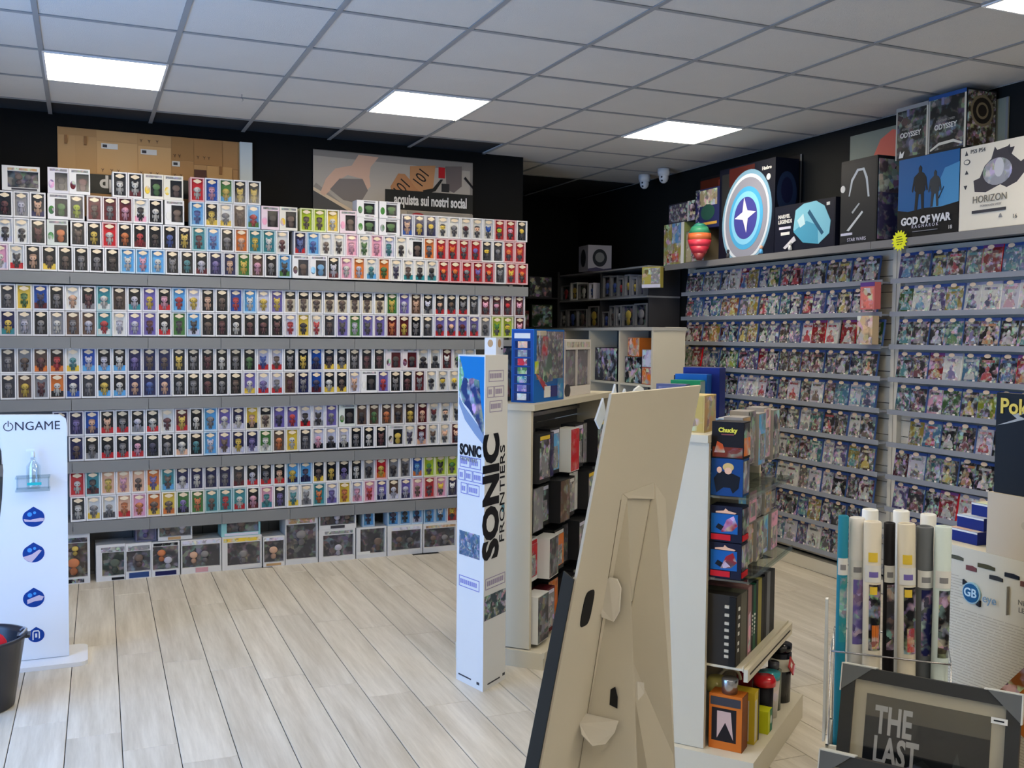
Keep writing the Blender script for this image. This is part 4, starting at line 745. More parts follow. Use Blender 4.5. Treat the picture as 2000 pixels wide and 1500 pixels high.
# mugs, cups and boxes on the base
def lathe_thing(name, label, cat, x, y, z, parts, group=None):
    t = thing(name, label, cat, loc2(N2, A2, x, y, z), 0, group)
    for pn, prof, c, mt in parts: obj(pn, MB().lathe(prof, 20), mt, t, color=c)
    return t
g2box('orange toy box with a photo window, nearest on the base', 0.03, -0.13, 0.0985, 0.07, 0.12, 0.20, (206,110,34), [('rect','L','window_print',(30,24,26),0.01,0.10,0.03,0.15),('poly','L','pale_print',(200,170,160),[(0.03,0.04),(0.03,0.14),(0.08,0.14),(0.09,0.04),(0.06,0.10)]),('rect','L','title_strip','k',0.005,0.115,0.16,0.19)], [('rect','F','side_band',(120,60,20),0.0,0.07,0,0.2)])
g2box('yellow and cream bottle box next to the orange box', 0.125, -0.15, 0.0985, 0.06, 0.10, 0.19, (196,170,40), [('rect','L','cream_band','c',0.02,0.08,0.01,0.16)], [('rect','F','cream_band','c',0.005,0.03,0.01,0.16),('rect','F','dark_edge','k',0.05,0.06,0,0.19)])
g2box('small lime and green cup box with a white emblem', 0.245, -0.17, 0.0985, 0.06, 0.08, 0.085, (196,200,30), [], [('rect','F','green_band',(20,110,80),0.03,0.06,0,0.085),('ell','F','emblem','W',0.042,0.045,0.01,0.016)])
lathe_thing('drinking_cup', 'steel cup standing on the orange box', 'cup', 0.062, -0.075, 0.2995, [('body',[(0.028,0),(0.03,0.05),(0.026,0.055)],None,HOOKM)])
lathe_thing('drinking_cup', 'yellow topped travel cup behind the yellow box', 'cup', 0.15, 0.0, 0.0985, [('body',[(0.028,0),(0.036,0.17)],(150,150,130),CARD),('lid',[(0.04,0.171),(0.04,0.20),(0.03,0.22)],(214,204,120),GLOSS)])
lathe_thing('mug', 'white mug with black band and red rim cup', 'mug', 0.350, -0.128, 0.0985, [('body',[(0.032,0),(0.034,0.15)],'K',CARD),('lid',[(0.042,0.151),(0.044,0.17),(0.035,0.185)],'R',GLOSS)])
lathe_thing('mug', 'white tumbler with teal lid and a brown animal print', 'mug', 0.435, -0.125, 0.0985, [('body',[(0.032,0),(0.04,0.15)],(190,186,176),ARTD),('lid',[(0.042,0.151),(0.042,0.175)],'T',GLOSS)])
lathe_thing('drinking_cup', 'grey green steel bottle behind the tumblers', 'bottle', 0.52, -0.12, 0.0985, [('body',[(0.03,0),(0.032,0.16)],(100,106,92),GLOSS),('cap',[(0.022,0.161),(0.022,0.19)],'k',GLOSS)])
lathe_thing('drinking_cup', 'black bottle with red label at the far end of the base', 'bottle', 0.63, -0.12, 0.0985, [('body',[(0.042,0),(0.045,0.20)],'K',GLOSS),('label',[(0.0465,0.13),(0.0465,0.18)],(200,196,180),CARD),('lid',[(0.04,0.201),(0.046,0.215),(0.046,0.235)],'K',GLOSS)])
lathe_thing('drinking_cup', 'red bottle between the teal lid and the red label', 'bottle', 0.46, -0.02, 0.0985, [('body',[(0.032,0),(0.032,0.21)],(150,20,34),GLOSS),('cap',[(0.02,0.211),(0.022,0.25)],(190,186,170),GLOSS)])
lathe_thing('drinking_cup', 'dark red bottle with a grey cap at the back of the base', 'bottle', 0.56, -0.02, 0.0985, [('body',[(0.032,0),(0.032,0.21)],(120,16,30),GLOSS),('cap',[(0.02,0.211),(0.022,0.25)],'S',GLOSS)])
t = thing('mug', 'tan wicker handled mug behind the yellow cup', 'mug', loc2(N2, A2, 0.26, 0.02, 0.0985))
obj('body', MB().lathe([(0.04,0),(0.045,0.17)], 20), CARD, t, color=(176,130,70))
obj('handle', MB().tube([(0.04+0.055*math.cos(a_), 0.0, 0.16+0.05*math.sin(a_)) for a_ in [k*math.pi/8 for k in range(9)]], 0.006), CARD, t, color='c')
tagc = carton('swing_tag', 'red cardboard swing tag leaning against the far bottles', 'tag', loc2(N2, A2, 0.56, -0.172, 0.17), R(A2), 0.10, 0.004, 0.045, (178,44,50), [('rect','F','white_marks','W',0.02,0.05,0.012,0.03),('rect','F','pink_end','p',0.085,0.098,0.004,0.04)])
tagc.rotation_euler = (0, R(35), R(A2)); tagc.location.z = 0.262
# goods on the top board
def topbox(label, x, y, w, d, h, c, dec=(), rot=0, name='toy_box', cat='toy box'): return carton(name, label, cat, loc2(N2, A2, x, y, 1.2335), R(A2+rot), w, d, h, c, dec, 'boxes and books on top of the near gondola')
topbox('pink and red comic book at the near end of the top board', 0.02, 0.155, 0.022, 0.13, 0.125, (196,50,80), [('art','L','cover_print','p',0.005,0.125,0.005,0.08)], name='book', cat='book')
topbox('pale blue edged comic book beside the pink one', 0.044, 0.14, 0.02, 0.13, 0.13, (150,190,200), name='book', cat='book')
topbox('cream and ochre comic set on the near end of the top board', 0.066, 0.04, 0.14, 0.10, 0.135, (190,170,110), [('art','F','cover_print','C',0.005,0.135,0.005,0.13),('art','L','cover_print',(180,160,90),0.005,0.095,0.005,0.13)], name='book', cat='book')
topbox('black boxed set at the back of the top board', 0.50, 0.265, 0.20, 0.045, 0.19, (24,18,22), [('artd','L','dim_print','k',0.01,0.15,0.01,0.18)])
topbox('blue grey box with a pale strip left of the green box', 0.24, 0.17, 0.05, 0.12, 0.165, (80,84,118), [('artd','L','print',(90,96,130),0.01,0.11,0.01,0.155)])
topbox('green box with white lettering on the near gondola top', 0.305, 0.135, 0.06, 0.12, 0.178, (28,130,84), [('rect','L','lettering','W',0.09,0.10,0.03,0.13),('rect','F','grey_front',(120,140,140),0.002,0.058,0.004,0.174)])
topbox('bright blue box right of the green one', 0.372, 0.13, 0.06, 0.13, 0.20, (14,84,160), [('rect','L','dark_patch',(26,56,90),0.08,0.12,0.04,0.14),('rect','F','front_print',(20,70,140),0.002,0.058,0.004,0.196)])
topbox('navy blue box, largest and last of the blue boxes', 0.44, 0.10, 0.08, 0.15, 0.225, (16,34,110), [('rect','L','small_mark','b',0.09,0.11,0.19,0.195),('rect','F','front_print',(14,30,96),0.002,0.078,0.004,0.22)])
for k, (x, z) in enumerate(((0.24, 0), (0.40, 0), (0.55, 0))):
    topbox(['flat pale blue and cream pack on the top board edge','flat white and blue pack in the middle of the top edge','flat white and green pack at the far top edge'][k], x, 0.005, 0.13, 0.085, 0.03, [(190,206,226),(226,224,214),(206,212,196)][k], [('artd','T','top_print',[(120,160,214),(214,214,224),(200,206,170)][k],0.005,0.125,0.005,0.08)], rot=[0,0,0][k])

# ------------------------------------------------------------------ three-sided printed column
A_, B_, D_ = Vector((1.609,4.021,0)), Vector((1.559,4.228,0)), Vector((1.768,4.143,0))
HC = 1.492
o = obj('display_column', MB().prism([(0,0),tuple((B_-A_)[:2]),tuple((D_-A_)[:2])], 0.0, HC), M('white_card_stock', (222,222,220), 0.45), None, tuple(A_))
tag(o, 'tall three-sided white cardboard column lettered SONIC, beside the end of the gondola', 'display column')
wL = (A_-B_).length; wR = (D_-A_).length
ML = FR(B_-A_, A_-B_, (0,0,1)); MR = FR((0,0,0), D_-A_, (0,0,1))
def colpart(pn, Mx, polys, c, mt=CARD, t=0.0012):
    mb = MB()
    for p in polys: mb.prism(p, 0, t, 0, Mx)
    return obj(pn, mb, mt, o, color=c)
rc = lambda x0, x1, z0, z1, sk=0.0: [(x0,z0),(x1,z0+sk),(x1,z1+sk),(x0,z1)]
SKY = (20,120,190)
colpart('sky_print', ML, [[(0.012,1.485),(0.205,1.485),(0.205,1.17),(0.17,1.20),(0.10,1.26),(0.05,1.33),(0.012,1.42)]], SKY)
colpart('leaf_print', ML, [[(0.012,1.485),(0.03,1.45),(0.05,1.40),(0.03,1.36),(0.012,1.30)]], (120,190,130), ARTF, 0.0018)
colpart('swirl_print', ML, [[(0.02,1.33),(0.05,1.39),(0.09,1.385),(0.12,1.39),(0.17,1.38),(0.18,1.30),(0.205,1.20),(0.205,1.14),(0.15,1.20),(0.09,1.25),(0.04,1.28)]], (40,60,110), ART, 0.0022)
colpart('mist_print', ML, [[(0.012,1.30),(0.05,1.26),(0.12,1.21),(0.205,1.15),(0.205,1.10),(0.14,1.14),(0.06,1.20),(0.012,1.27)]], (130,150,180), CARD, 0.0016)
colpart('screenshot_print', ML, [rc(0.02,0.18,0.585,0.695,-0.0)], (70,100,130), ARTF)
colpart('screenshot_print', MR, [rc(0.008,0.198,0.315,0.425,0.0)], (50,70,80), ARTF)
def outline(Mx, x0, x1, z0, z1, c, th=0.003):
    colpart('tile_outline', Mx, [rc(x0,x1,z0,z0+th),rc(x0,x1,z1-th,z1),rc(x0,x0+th,z0+th,z1-th),rc(x1-th,x1,z0+th,z1-th)], c)
for (x0,x1,z0) in ((0.02,0.10,0.985),(0.105,0.185,0.985),(0.01,0.06,0.925),(0.065,0.12,0.925),(0.125,0.20,0.925),(0.03,0.08,0.865),(0.085,0.175,0.865),(0.02,0.18,0.44)): outline(ML, x0, x1, z0, z0+0.05, (120,120,190))
for (x0,x1,z0) in ((0.03,0.16,1.375),(0.02,0.075,1.305),(0.08,0.165,1.305),(0.04,0.15,1.24),(0.015,0.19,0.452)): outline(MR, x0, x1, z0, z0+0.05, (150,140,170))
def glyphs(Mx, spec, c):
    mb = MB()
    for (x, z, n, wd, hh) in spec:
        for k in range(n): mb.prism(rc(x+k*wd*1.5, x+k*wd*1.5+wd, z, z+hh), 0, 0.0014, 0, Mx)
    obj('block_lettering', mb, CARD, o, color=c)
glyphs(ML, [(0.028,1.0,4,0.009,0.022),(0.112,1.0,4,0.009,0.022),(0.02,0.938,2,0.009,0.022),(0.072,0.938,3,0.008,0.022),(0.133,0.938,4,0.009,0.022),(0.038,0.878,2,0.01,0.022),(0.095,0.878,5,0.009,0.022),(0.03,0.455,9,0.010,0.02)], (140,140,196))
glyphs(MR, [(0.04,1.39,7,0.010,0.022),(0.03,1.32,2,0.01,0.022),(0.09,1.32,4,0.01,0.022),(0.05,1.255,6,0.010,0.022),(0.03,0.467,9,0.011,0.022)], (160,150,176))
def coltext(pn, Mx, txt, x, z, size, c, rot=0.0, **kw):
    mb = MB(); addtext(mb, Mx, txt, x, z, size, lift=0.0016, rot=rot, **kw); return obj(pn, mb, CARD, o, color=c)
coltext('lettering', ML, 'SONIC', 0.104, 1.063, 0.066, 'K', bold=0.003, sx=0.84)
coltext('lettering', ML, 'FRONTIERS', 0.092, 1.022, 0.026, 'S')
coltext('lettering', MR, 'SONIC', 0.062, 0.865, 0.185, 'K', rot=math.pi/2, bold=0.009, sx=1.0)
coltext('lettering', MR, 'FRONTIERS', 0.158, 0.865, 0.062, 'K', rot=math.pi/2, sx=1.42)
colpart('round_mark', MR, [ell(0.165,0.80,0.014,0.020)], (90,140,160))
colpart('footer_marks', ML, [rc(0.02,0.12,0.028,0.034),rc(0.165,0.185,0.022,0.034)], 'k')
colpart('footer_marks', MR, [rc(0.04,0.15,0.020,0.026),rc(0.175,0.195,0.022,0.034)], 'k')
# ------------------------------------------------------------------ hand hygiene totem
t = thing('hygiene_totem', 'white free-standing hand gel totem lettered ONGAME on a rounded base', 'totem', (-0.22, 5.18, 0))
MT = FR((0,-0.015,0), (1,0,0), (0,0,1))
WG = M('white_gloss_panel', (232,234,238), 0.25)
pts = [(-0.155,0.022),(0.142,0.022),(0.143,0.5),(0.145,1.13),(0.14,1.165),(0.115,1.185),(-0.155,1.19),(-0.165,1.16),(-0.160,1.10),(-0.135,1.02),(-0.128,0.93),(-0.135,0.80),(-0.155,0.62),(-0.165,0.3)]
obj('panel', MB().prism(pts, -0.03, 0.0, 0, MT), WG, t)
bp = []
for (cx_, cy_, a0) in ((0.185,-0.09,-90),(0.185,0.13,0),(-0.20,0.13,90),(-0.20,-0.09,180)):
    for k in range(5): a_ = R(a0+22.5*k); bp.append((cx_+0.04*math.cos(a_), cy_+0.04*math.sin(a_)))
obj('base', MB().prism(bp, 0.0, 0.02), WG, t)
mt_ = MB(); addtext(mt_, MT, 'NGAME', 0.018, 1.133, 0.058, lift=0.001, sx=0.98); obj('lettering', mt_, CARD, t, color=(50,54,70))
ring = MB(); ro = ell(-0.105,1.133,0.021,0.021,20); ri = ell(-0.105,1.133,0.017,0.017,20)
for k in range(20):
    if 4 <= k <= 5: continue
    ring.prism([ro[k], ro[(k+1)%20], ri[(k+1)%20], ri[k]], 0, 0.0012, 0, MT)
ring.prism([(-0.107,1.133),(-0.103,1.133),(-0.103,1.16),(-0.107,1.16)], 0, 0.0012, 0, MT); obj('power_ring_letter', ring, CARD, t, color=(60,60,80))
SOLV = FILM('clear_plastic', 0.22, 0.08, (243,250,252))
disp = MB(); disp.box(-0.075,0.07,-0.095,-0.0155,0.835,0.845).box(-0.075,0.07,-0.095,-0.0155,0.895,0.903).box(-0.07,-0.067,-0.09,-0.016,0.845,0.895).box(0.062,0.065,-0.09,-0.016,0.845,0.895)
obj('dispenser_tray', disp, SOLV, t)
obj('gel_bottle', MB().lathe([(0.028,0.846),(0.03,0.86),(0.03,0.95),(0.012,0.975),(0.012,0.99)], 16, 0, Matrix.Translation((0,-0.055,0))), SOLV, t)
obj('pump_head', MB().lathe([(0.008,0.991),(0.008,1.015),(0.004,1.02)], 10, 0, Matrix.Translation((0,-0.055,0))).box(-0.03,0.006,-0.06,-0.05,1.02,1.03), M('white_pump', (235,240,242), 0.3), t)
obj('teal_label', MB().box(-0.025,0.035,-0.0965,-0.0955,0.865,0.878), CARD, t, color=(40,180,180))
def drop(x, z, s, kind):
    pp = [(x, z+s*1.12)]+[(x+s*math.cos(a_)*(1 if abs(math.cos(a_)) < 0.99 else 1), z+s*math.sin(a_)*0.92) for a_ in [R(40-k*13) for k in range(21)]]
    obj('drop_emblem', MB().prism(pp, 0, 0.0012, 0, MT), CARD, t, color=(16,60,140))
    h = MB()
    if kind == 0: h.prism([(x-s*0.9,z-s*0.1),(x-s*0.3,z-s*0.2),(x+s*0.6,z-s*0.05),(x+s*0.95,z-s*0.1),(x+s*0.9,z-s*0.4),(x+s*0.2,z-s*0.42),(x-s*0.8,z-s*0.35)], 0.0012, 0.0018, 0, MT)
    if kind == 1: h.prism([(x-s*0.95,z-s*0.3),(x-s*0.2,z-s*0.1),(x+s*0.5,z+s*0.35),(x+s*0.75,z+s*0.25),(x+s*0.2,z-s*0.45),(x-s*0.2,z-s*0.9),(x-s*0.7,z-s*0.65)], 0.0012, 0.0018, 0, MT)
    if kind == 2: h.prism([(x-s*0.6,z-s*0.1),(x+s*0.5,z+s*0.3),(x+s*0.95,z+s*0.1),(x+s*0.75,z-s*0.25),(x+s*0.1,z-s*0.3),(x-s*0.6,z-s*0.55)], 0.0012, 0.0018, 0, MT)
    if kind < 3:
        obj('hand_picture', h, CARD, t, color=(206,186,200))
        obj('bubble_picture', MB().prism(ell(x-s*0.35,z+s*0.35,s*0.22,s*0.22), 0.0012, 0.0018, 0, MT).prism(ell(x+s*0.1,z+s*0.5,s*0.14,s*0.14), 0.0012, 0.0018, 0, MT), CARD, t, color=(70,150,220))
    else:
        bb = MB(); bb.prism([(x-s*0.45,z-s*0.6),(x-s*0.45,z+s*0.4),(x-s*0.3,z+s*0.4),(x-s*0.3,z-s*0.6)],0.0012,0.0018,0,MT).prism([(x-s*0.45,z+s*0.4),(x-s*0.3,z+s*0.65),(x+s*0.3,z+s*0.65),(x+s*0.45,z+s*0.4),(x+s*0.3,z+s*0.4),(x+s*0.2,z+s*0.5),(x-s*0.2,z+s*0.5),(x-s*0.3,z+s*0.4)],0.0012,0.0018,0,MT).prism([(x+s*0.3,z-s*0.5),(x+s*0.45,z-s*0.4),(x+s*0.45,z+s*0.4),(x+s*0.3,z+s*0.4)],0.0012,0.0018,0,MT).prism(rc(x-s*0.12,x+s*0.12,z-s*0.3,z+s*0.25),0.0012,0.0018,0,MT)
        obj('hands_picture', bb, CARD, t, color='W')
drop(-0.004,0.700,0.047,0); drop(-0.006,0.530,0.047,1); drop(-0.008,0.315,0.046,2); drop(0.0,0.137,0.036,3)
# ------------------------------------------------------------------ dark basket with something red in it
t = thing('basket', 'dark navy plastic basket standing on the floor before the totem', 'basket', (-0.425, 4.64, 0))
BK = M('navy_plastic', (30,34,46), 0.35)
bm_ = MB(); bm_.lathe([(0.135,0.0),(0.142,0.005),(0.185,0.285),(0.195,0.292),(0.195,0.302),(0.182,0.302),(0.172,0.28),(0.135,0.012)], 36)
obj('body', bm_, BK, t)
obj('handle_lug', MB().box(0.155,0.205,-0.03,0.03,0.284,0.296), BK, t)
obj('handle', MB().tube([(0.165,-0.04,0.30),(0.18,-0.035,0.312),(0.19,0.0,0.316),(0.18,0.035,0.312),(0.165,0.04,0.30)], 0.005), M('grey_handle', (150,156,166), 0.4), t)
tag(obj('plush_toy', MB().ball((0,0,0.15),(0.10,0.10,0.13),16,10).ball((0.05,-0.03,0.20),(0.05,0.05,0.06),12,8), M('red_plush', (200,20,50), 0.9), None, (-0.40, 4.58, 0.075)), 'bright red soft toy inside the dark basket', 'toy')
# ------------------------------------------------------------------ cardboard standee seen from behind
P0 = Vector((0.9486, 1.7037, 1.4669)); sh = Vector((0.8290,0.5592,0)); se = Vector((-0.1067,0.15819,-0.98163)); sn = Vector((0.5489,-0.8138,-0.1908))
FB = Vector((1.0, 2.02, 0))
t = thing('cardboard_standee', 'grey beige back of a tall leaning cardboard standee with folded easel strut', 'standee', tuple(FB))
def SP(u, v, n=0.0): return tuple(P0+sh*u+se*v+sn*n-FB)
CB = M('grey_board_back', (204,196,178), 0.7, bump=0.06, bscale=40, var=0.03)
CBE = M('board_edge', (206,200,188), 0.7)
def sheet(pn, pts, th=0.004, mt=CB, par=None):
    """flat board through the given points, with real thickness"""
    P = [Vector(p) for p in pts]; n = (P[1]-P[0]).cross(P[2]-P[0]).normalized()*th; k = len(P)
    vs = [tuple(p) for p in P]+[tuple(p-n) for p in P]
    fs = [tuple(range(k)), tuple(range(2*k-1, k-1, -1))]+[(i, k+i, k+(i+1)%k, (i+1)%k) for i in range(k)]
    return obj(pn, MB().add(vs, fs), mt, par or t)
VB = 1.487
board = sheet('back_board', [SP(0,0),SP(0,VB),SP(0.46,VB),SP(0.46,0)], 0.006)
# slot cut-out marks, tabs and fold lines of the back board
DKC = M('slot_dark', (10,10,12), 0.9)
def onboard(pn, pl, mt, n0=0.0005, n1=0.0015):
    mb = MB(); k = len(pl); vs = [SP(u,v,n0) for u,v in pl]+[SP(u,v,n1) for u,v in pl]
    mb.add(vs, [tuple(range(k)), tuple(range(2*k-1,k-1,-1))]+[(i,k+i,k+(i+1)%k,(i+1)%k) for i in range(k)]); return obj(pn, mb, mt, t)
onboard('slot', [(0.052+0.044*(0.5+0.5*math.copysign(abs(math.cos(a_))**0.5,math.cos(a_))), 0.463+0.04*math.copysign(abs(math.sin(a_))**0.6,math.sin(a_))) for a_ in [k*math.pi/12 for k in range(24)]], DKC)
# easel: centre strip glued to the board, two wings folded out
def crease(v): return 0.25*(v-0.223)
sheet('easel_wing', [SP(0.138,0.223,0.001),SP(0.187,0.872,0.001),SP(0.234,VB-0.005,0.001),SP(0.172,VB-0.07,crease(VB)),SP(0.168,0.80,0.144),SP(0.160,0.233,0.004)], 0.003)
sheet('easel_wing', [SP(0.293,0.218,0.001),SP(0.310,0.60,0.001),SP(0.335,VB-0.005,0.001),SP(0.362,VB-0.07,crease(VB)),SP(0.360,0.83,0.150),SP(0.357,0.262,0.008)], 0.003)
sheet('easel_top_flap', [SP(0.140,0.222,0.002),SP(0.160,0.233,0.006),SP(0.357,0.262,0.010),SP(0.293,0.216,0.002)], 0.002)
def Wp(s_, v, n_out=0.0):   # a point on the left wing: s_ from the board line (0) to the crease (1)
    ub = 0.138+(v-0.223)*0.076; uc = 0.160+(v-0.233)*0.010
    return Vector(SP(ub*(1-s_)+uc*s_-n_out, v, crease(v)*s_))
sheet('locking_tab', [tuple(Wp(-0.1,0.43,0.004)),tuple(Wp(-0.1,0.48,0.006)),tuple(Wp(0.05,0.50,0.012)),tuple(Wp(0.45,0.50,0.012)),tuple(Wp(0.62,0.475,0.010)),tuple(Wp(0.62,0.425,0.006)),tuple(Wp(0.4,0.408,0.004)),tuple(Wp(0.05,0.41,0.004))], 0.003, CBE)
fl = [tuple(Wp(0.0,0.735,0.002)), tuple(Wp(0.0,0.75,0.03)), tuple(Wp(0.12,0.765,0.042)), tuple(Wp(0.35,0.775,0.045)), tuple(Wp(0.56,0.76,0.038)), tuple(Wp(0.66,0.735,0.02)), tuple(Wp(0.66,0.715,0.002))]
sheet('folded_flap', fl, 0.003, CBE)
sheet('strut_hole', [tuple(Wp(0.45,0.655,0.002)),tuple(Wp(0.45,0.69,0.002)),tuple(Wp(0.62,0.69,0.002)),tuple(Wp(0.62,0.665,0.002)),tuple(Wp(0.55,0.645,0.002))], 0.001, DKC)
sheet('small_tab', [SP(0.18,0.62,0.10),SP(0.18,0.66,0.11),SP(0.235,0.665,0.10),SP(0.22,0.635,0.10)], 0.003, CBE)
# score lines
def score(pts, r=0.0007): obj('score_line', MB().tube(pts, r, 5), M('score_brown', (120,110,92), 0.9), t)
score([tuple(Wp(0.0,0.235,0.0015)), tuple(Wp(0.0,0.50,0.0015))], 0.0012); score([tuple(Wp(0.02,0.5,0.0015)), tuple(Wp(0.02,0.9,0.0015)), tuple(Wp(0.02,1.4,0.0015))])
score([SP(0.18,0.52,0.0),SP(0.46,0.48,0.001)])
# die-cut top pieces of the front showing above the board edge
for k, pl in enumerate([[(0.055,0.03),(0.062,-0.012),(0.09,0.03)],[(0.10,0.02),(0.112,0.0),(0.13,0.02)],[(0.145,0.02),(0.16,0.003),(0.18,-0.004),(0.20,0.002),(0.215,0.02)],[(0.005,0.06),(0.02,0.015),(0.045,0.05),(0.03,0.08)]]):
    sheet('front_cut_out', [SP(u,v,-0.03) for u,v in pl], 0.004, M('white_card', (226,226,220), 0.6))
# dark grey folded side wing of the standee's front
DG = M('dark_grey_card', (56,58,57), 0.9, spec=0.15)
sheet('side_wing', [SP(-0.001,0.385,-0.004),SP(-0.001,0.86,-0.004),SP(-0.001,0.86,-0.035),SP(-0.001,0.375,-0.030)], 0.004, DG)
sheet('side_wing', [SP(-0.001,0.864,-0.004),SP(-0.001,VB-0.03,-0.004),SP(-0.001,VB-0.02,-0.05),SP(-0.001,0.864,-0.036)], 0.004, DG)

# ------------------------------------------------------------------ poster tubes, framed prints and counter display at the right
t = thing('poster_tube_bin', 'white bin with a wire hoop holding rolled posters, right foreground', 'bin', (1.76, 1.79, 0))
BX = Vector((1.76,1.79,0)); AZ = -44
def bl_(x, y, z): a_ = R(AZ); return Vector((x*math.cos(a_)-y*math.sin(a_), x*math.sin(a_)+y*math.cos(a_), z))
PB = M('bin_white', (228,226,218), 0.5)
b1 = MB(); 
b1.box(-0.135,0.14,-0.09,-0.082,0,0.62); b1.box(-0.135,0.14,0.082,0.09,0,0.62); b1.box(-0.135,-0.127,-0.09,0.09,0,0.62); b1.box(0.132,0.14,-0.09,0.09,0,0.62); b1.box(-0.135,0.14,-0.09,0.09,0,0.01)
ob = obj('bin_box', b1, PB, t, (0,0,0), R(AZ))
obj('side_brace', MB().prism([(-0.02,0.60),(0.12,0.60),(0.12,0.95),(0.10,0.95)], 0, 0.006, 0, FR((-0.14,0.1,0),(0,-1,0),(0,0,1))), PB, t, (0,0,0), R(AZ))
hoop = [(-0.128,-0.085,0.845),(0.132,-0.085,0.845),(0.132,0.085,0.855),(-0.128,0.085,0.855),(-0.128,-0.085,0.845)]
obj('wire_hoop', MB().tube(hoop, 0.0022, 6), HOOKM, t, (0,0,0), R(AZ))
for x in (-0.128, 0.132):
    for y in (-0.085, 0.085): obj('wire_leg', MB().tube([(x,y,0.011),(x,y,0.85)], 0.002, 6), HOOKM, t, (0,0,0), R(AZ))
TUBES = [('rolled poster in a teal sleeve, leftmost of the tubes',-0.108,-0.055,-0.108,-0.05,1.163,0.012,(30,130,156),'T'),('white rolled poster with a purple splash, next to the teal tube',-0.078,-0.040,-0.070,-0.02,1.158,0.018,(222,220,216),'P'),
    ('cream rolled poster with a gold and black picture, left of the black tube',-0.043,-0.062,-0.028,-0.06,1.155,0.020,(220,212,194),'O'),('black rolled poster between the two cream tubes',-0.006,-0.042,0.010,-0.02,1.152,0.013,(24,22,26),'k'),
    ('cream rolled poster with a gold and red picture, right of the black tube',0.030,-0.062,0.060,-0.06,1.156,0.020,(214,206,186),'r'),('grey rolled poster with navy and white picture',0.070,-0.050,0.088,-0.01,1.150,0.019,(96,100,104),'N'),
    ('pale green rolled poster with a black band, rightmost tube',0.1085,-0.060,0.110,-0.06,1.155,0.0185,(206,220,216),'K'),('white rolled poster standing in the back row, left',-0.05,0.03,-0.05,0.05,1.168,0.019,(236,236,230),'w'),('white rolled poster standing in the back row, right',0.02,0.03,0.02,0.05,1.17,0.019,(236,236,230),'w'),('white rolled poster at the far right of the back row',0.08,0.03,0.08,0.055,1.166,0.018,(236,236,230),'w')]
for k, (lb, x, y, xb_, yb_, zt, rr, c, c2) in enumerate(TUBES):
    top = bl_(x, y, zt)+BX; bot = bl_(xb_, yb_, 0.0125)+BX
    r_ = thing('rolled_poster', lb, 'rolled poster', tuple(bot), 0, 'rolled posters in the white bin')
    ax = (top-bot); Ln = ax.length; q = Vector((0,0,1)).rotation_difference(ax.normalized()); Mq = q.to_matrix().to_4x4()
    pr = [(rr,0.0),(rr,Ln-0.002),(rr-0.002,Ln),(rr*0.72,Ln),(rr*0.70,Ln-0.03)]
    obj('roll', MB().lathe(pr, 20, 0, Mq), CARD, r_, color=c)
    if k < 7:
        band = [(rr+0.0007,Ln-0.30),(rr+0.0007,Ln-0.13)]
        a0 = R(AZ-90); mb = MB()
        for (z0, z1, cc, mt, half, sh_) in ((0.145,0.30,'K' if k in (2,4) else c2,ARTF,0.75,0.45),(0.10,0.14,'W',CARD,1.0,0.2),(0.115,0.128,'P' if k in (2,4) else 'S',CARD,0.5,0.2)) + (((0.070,0.092,'Y',CARD,0.5,0.1),(0.150,0.168,'Y',CARD,0.4,0.2),(0.24,0.295,'O' if k == 2 else 'R',ARTF,0.45,0.5)) if k in (2,4) else ()):
            mbb = MB(); nseg = 8; vs = []; fs = []
            for i in range(nseg+1):
                a_ = a0+sh_-half+2*half*i/nseg
                e_ = 0.0008 if mt is ARTF else 0.0013
                for zz in (Ln-z1, Ln-z0): vs.append(((rr+e_)*math.cos(a_), (rr+e_)*math.sin(a_), zz))
            for i in range(nseg): fs.append((2*i,2*i+2,2*i+3,2*i+1))
            mbb.add(vs, fs, 0, Mq, True); obj('printed_band', mbb, mt, r_, color=cc)
# counter display board with brand logo
XB = 2.05
o = carton('counter_display', 'tall cream display board printed with fine text and a round blue GB eye logo', 'display board', (XB, 1.935, 0), RZR, 0.62, 0.22, 1.053, (208,200,178), [])
XS = 0.025
dd = []
for (x, z, w_, h_, c) in [(0.075,1.022,0.04,0.010,(74,72,52)),(0.033,1.008,0.022,0.014,(120,116,100)),(0.120,1.004,0.032,0.012,(110,60,56)),(0.165,1.018,0.05,0.010,(70,64,30)),(0.195,0.996,0.038,0.010,(44,42,38)),(0.24,1.012,0.04,0.010,'K'),(0.285,1.0,0.04,0.012,(100,60,50)),(0.33,1.02,0.05,0.010,'k')]:
    dd.append(('poly','F','small_logo',c,[(x-w_/2,z-h_/2),(x+w_/2,z-h_/2),(x+w_/2,z+h_*0.3),(x+w_*0.1,z+h_*0.6),(x-w_/2,z+h_/2)]))
dd += [('ell','F','logo_halo',(150,186,196),0.125,0.943,0.027,0.027),('poly','F','logo_corner','K',[(0.098,0.972),(0.098,0.958),(0.110,0.966)]),('poly','F','logo_corner','K',[(0.152,0.914),(0.152,0.930),(0.140,0.917)]),('ell','F','logo_disc',(10,84,130),0.125,0.943,0.0235,0.0235),
       ('text','F','lettering',(190,220,232),0.124,0.943,0.030,'GB',{'bold':0.0006}),('text','F','lettering',(120,150,172),0.182,0.940,0.030,'eye'),('rect','F','divider_line',(120,116,106),0.2315,0.233,0.915,0.985),('text','F','lettering',(120,116,106),0.275,0.955,0.017,'NE'),('text','F','lettering',(120,116,106),0.275,0.937,0.017,'LE')]
decorate(o, 0.62, 0.22, 1.053, dd)
ln = MB(); Mf = faceM('F', 0.62, 0.22, 1.053); z = 0.975
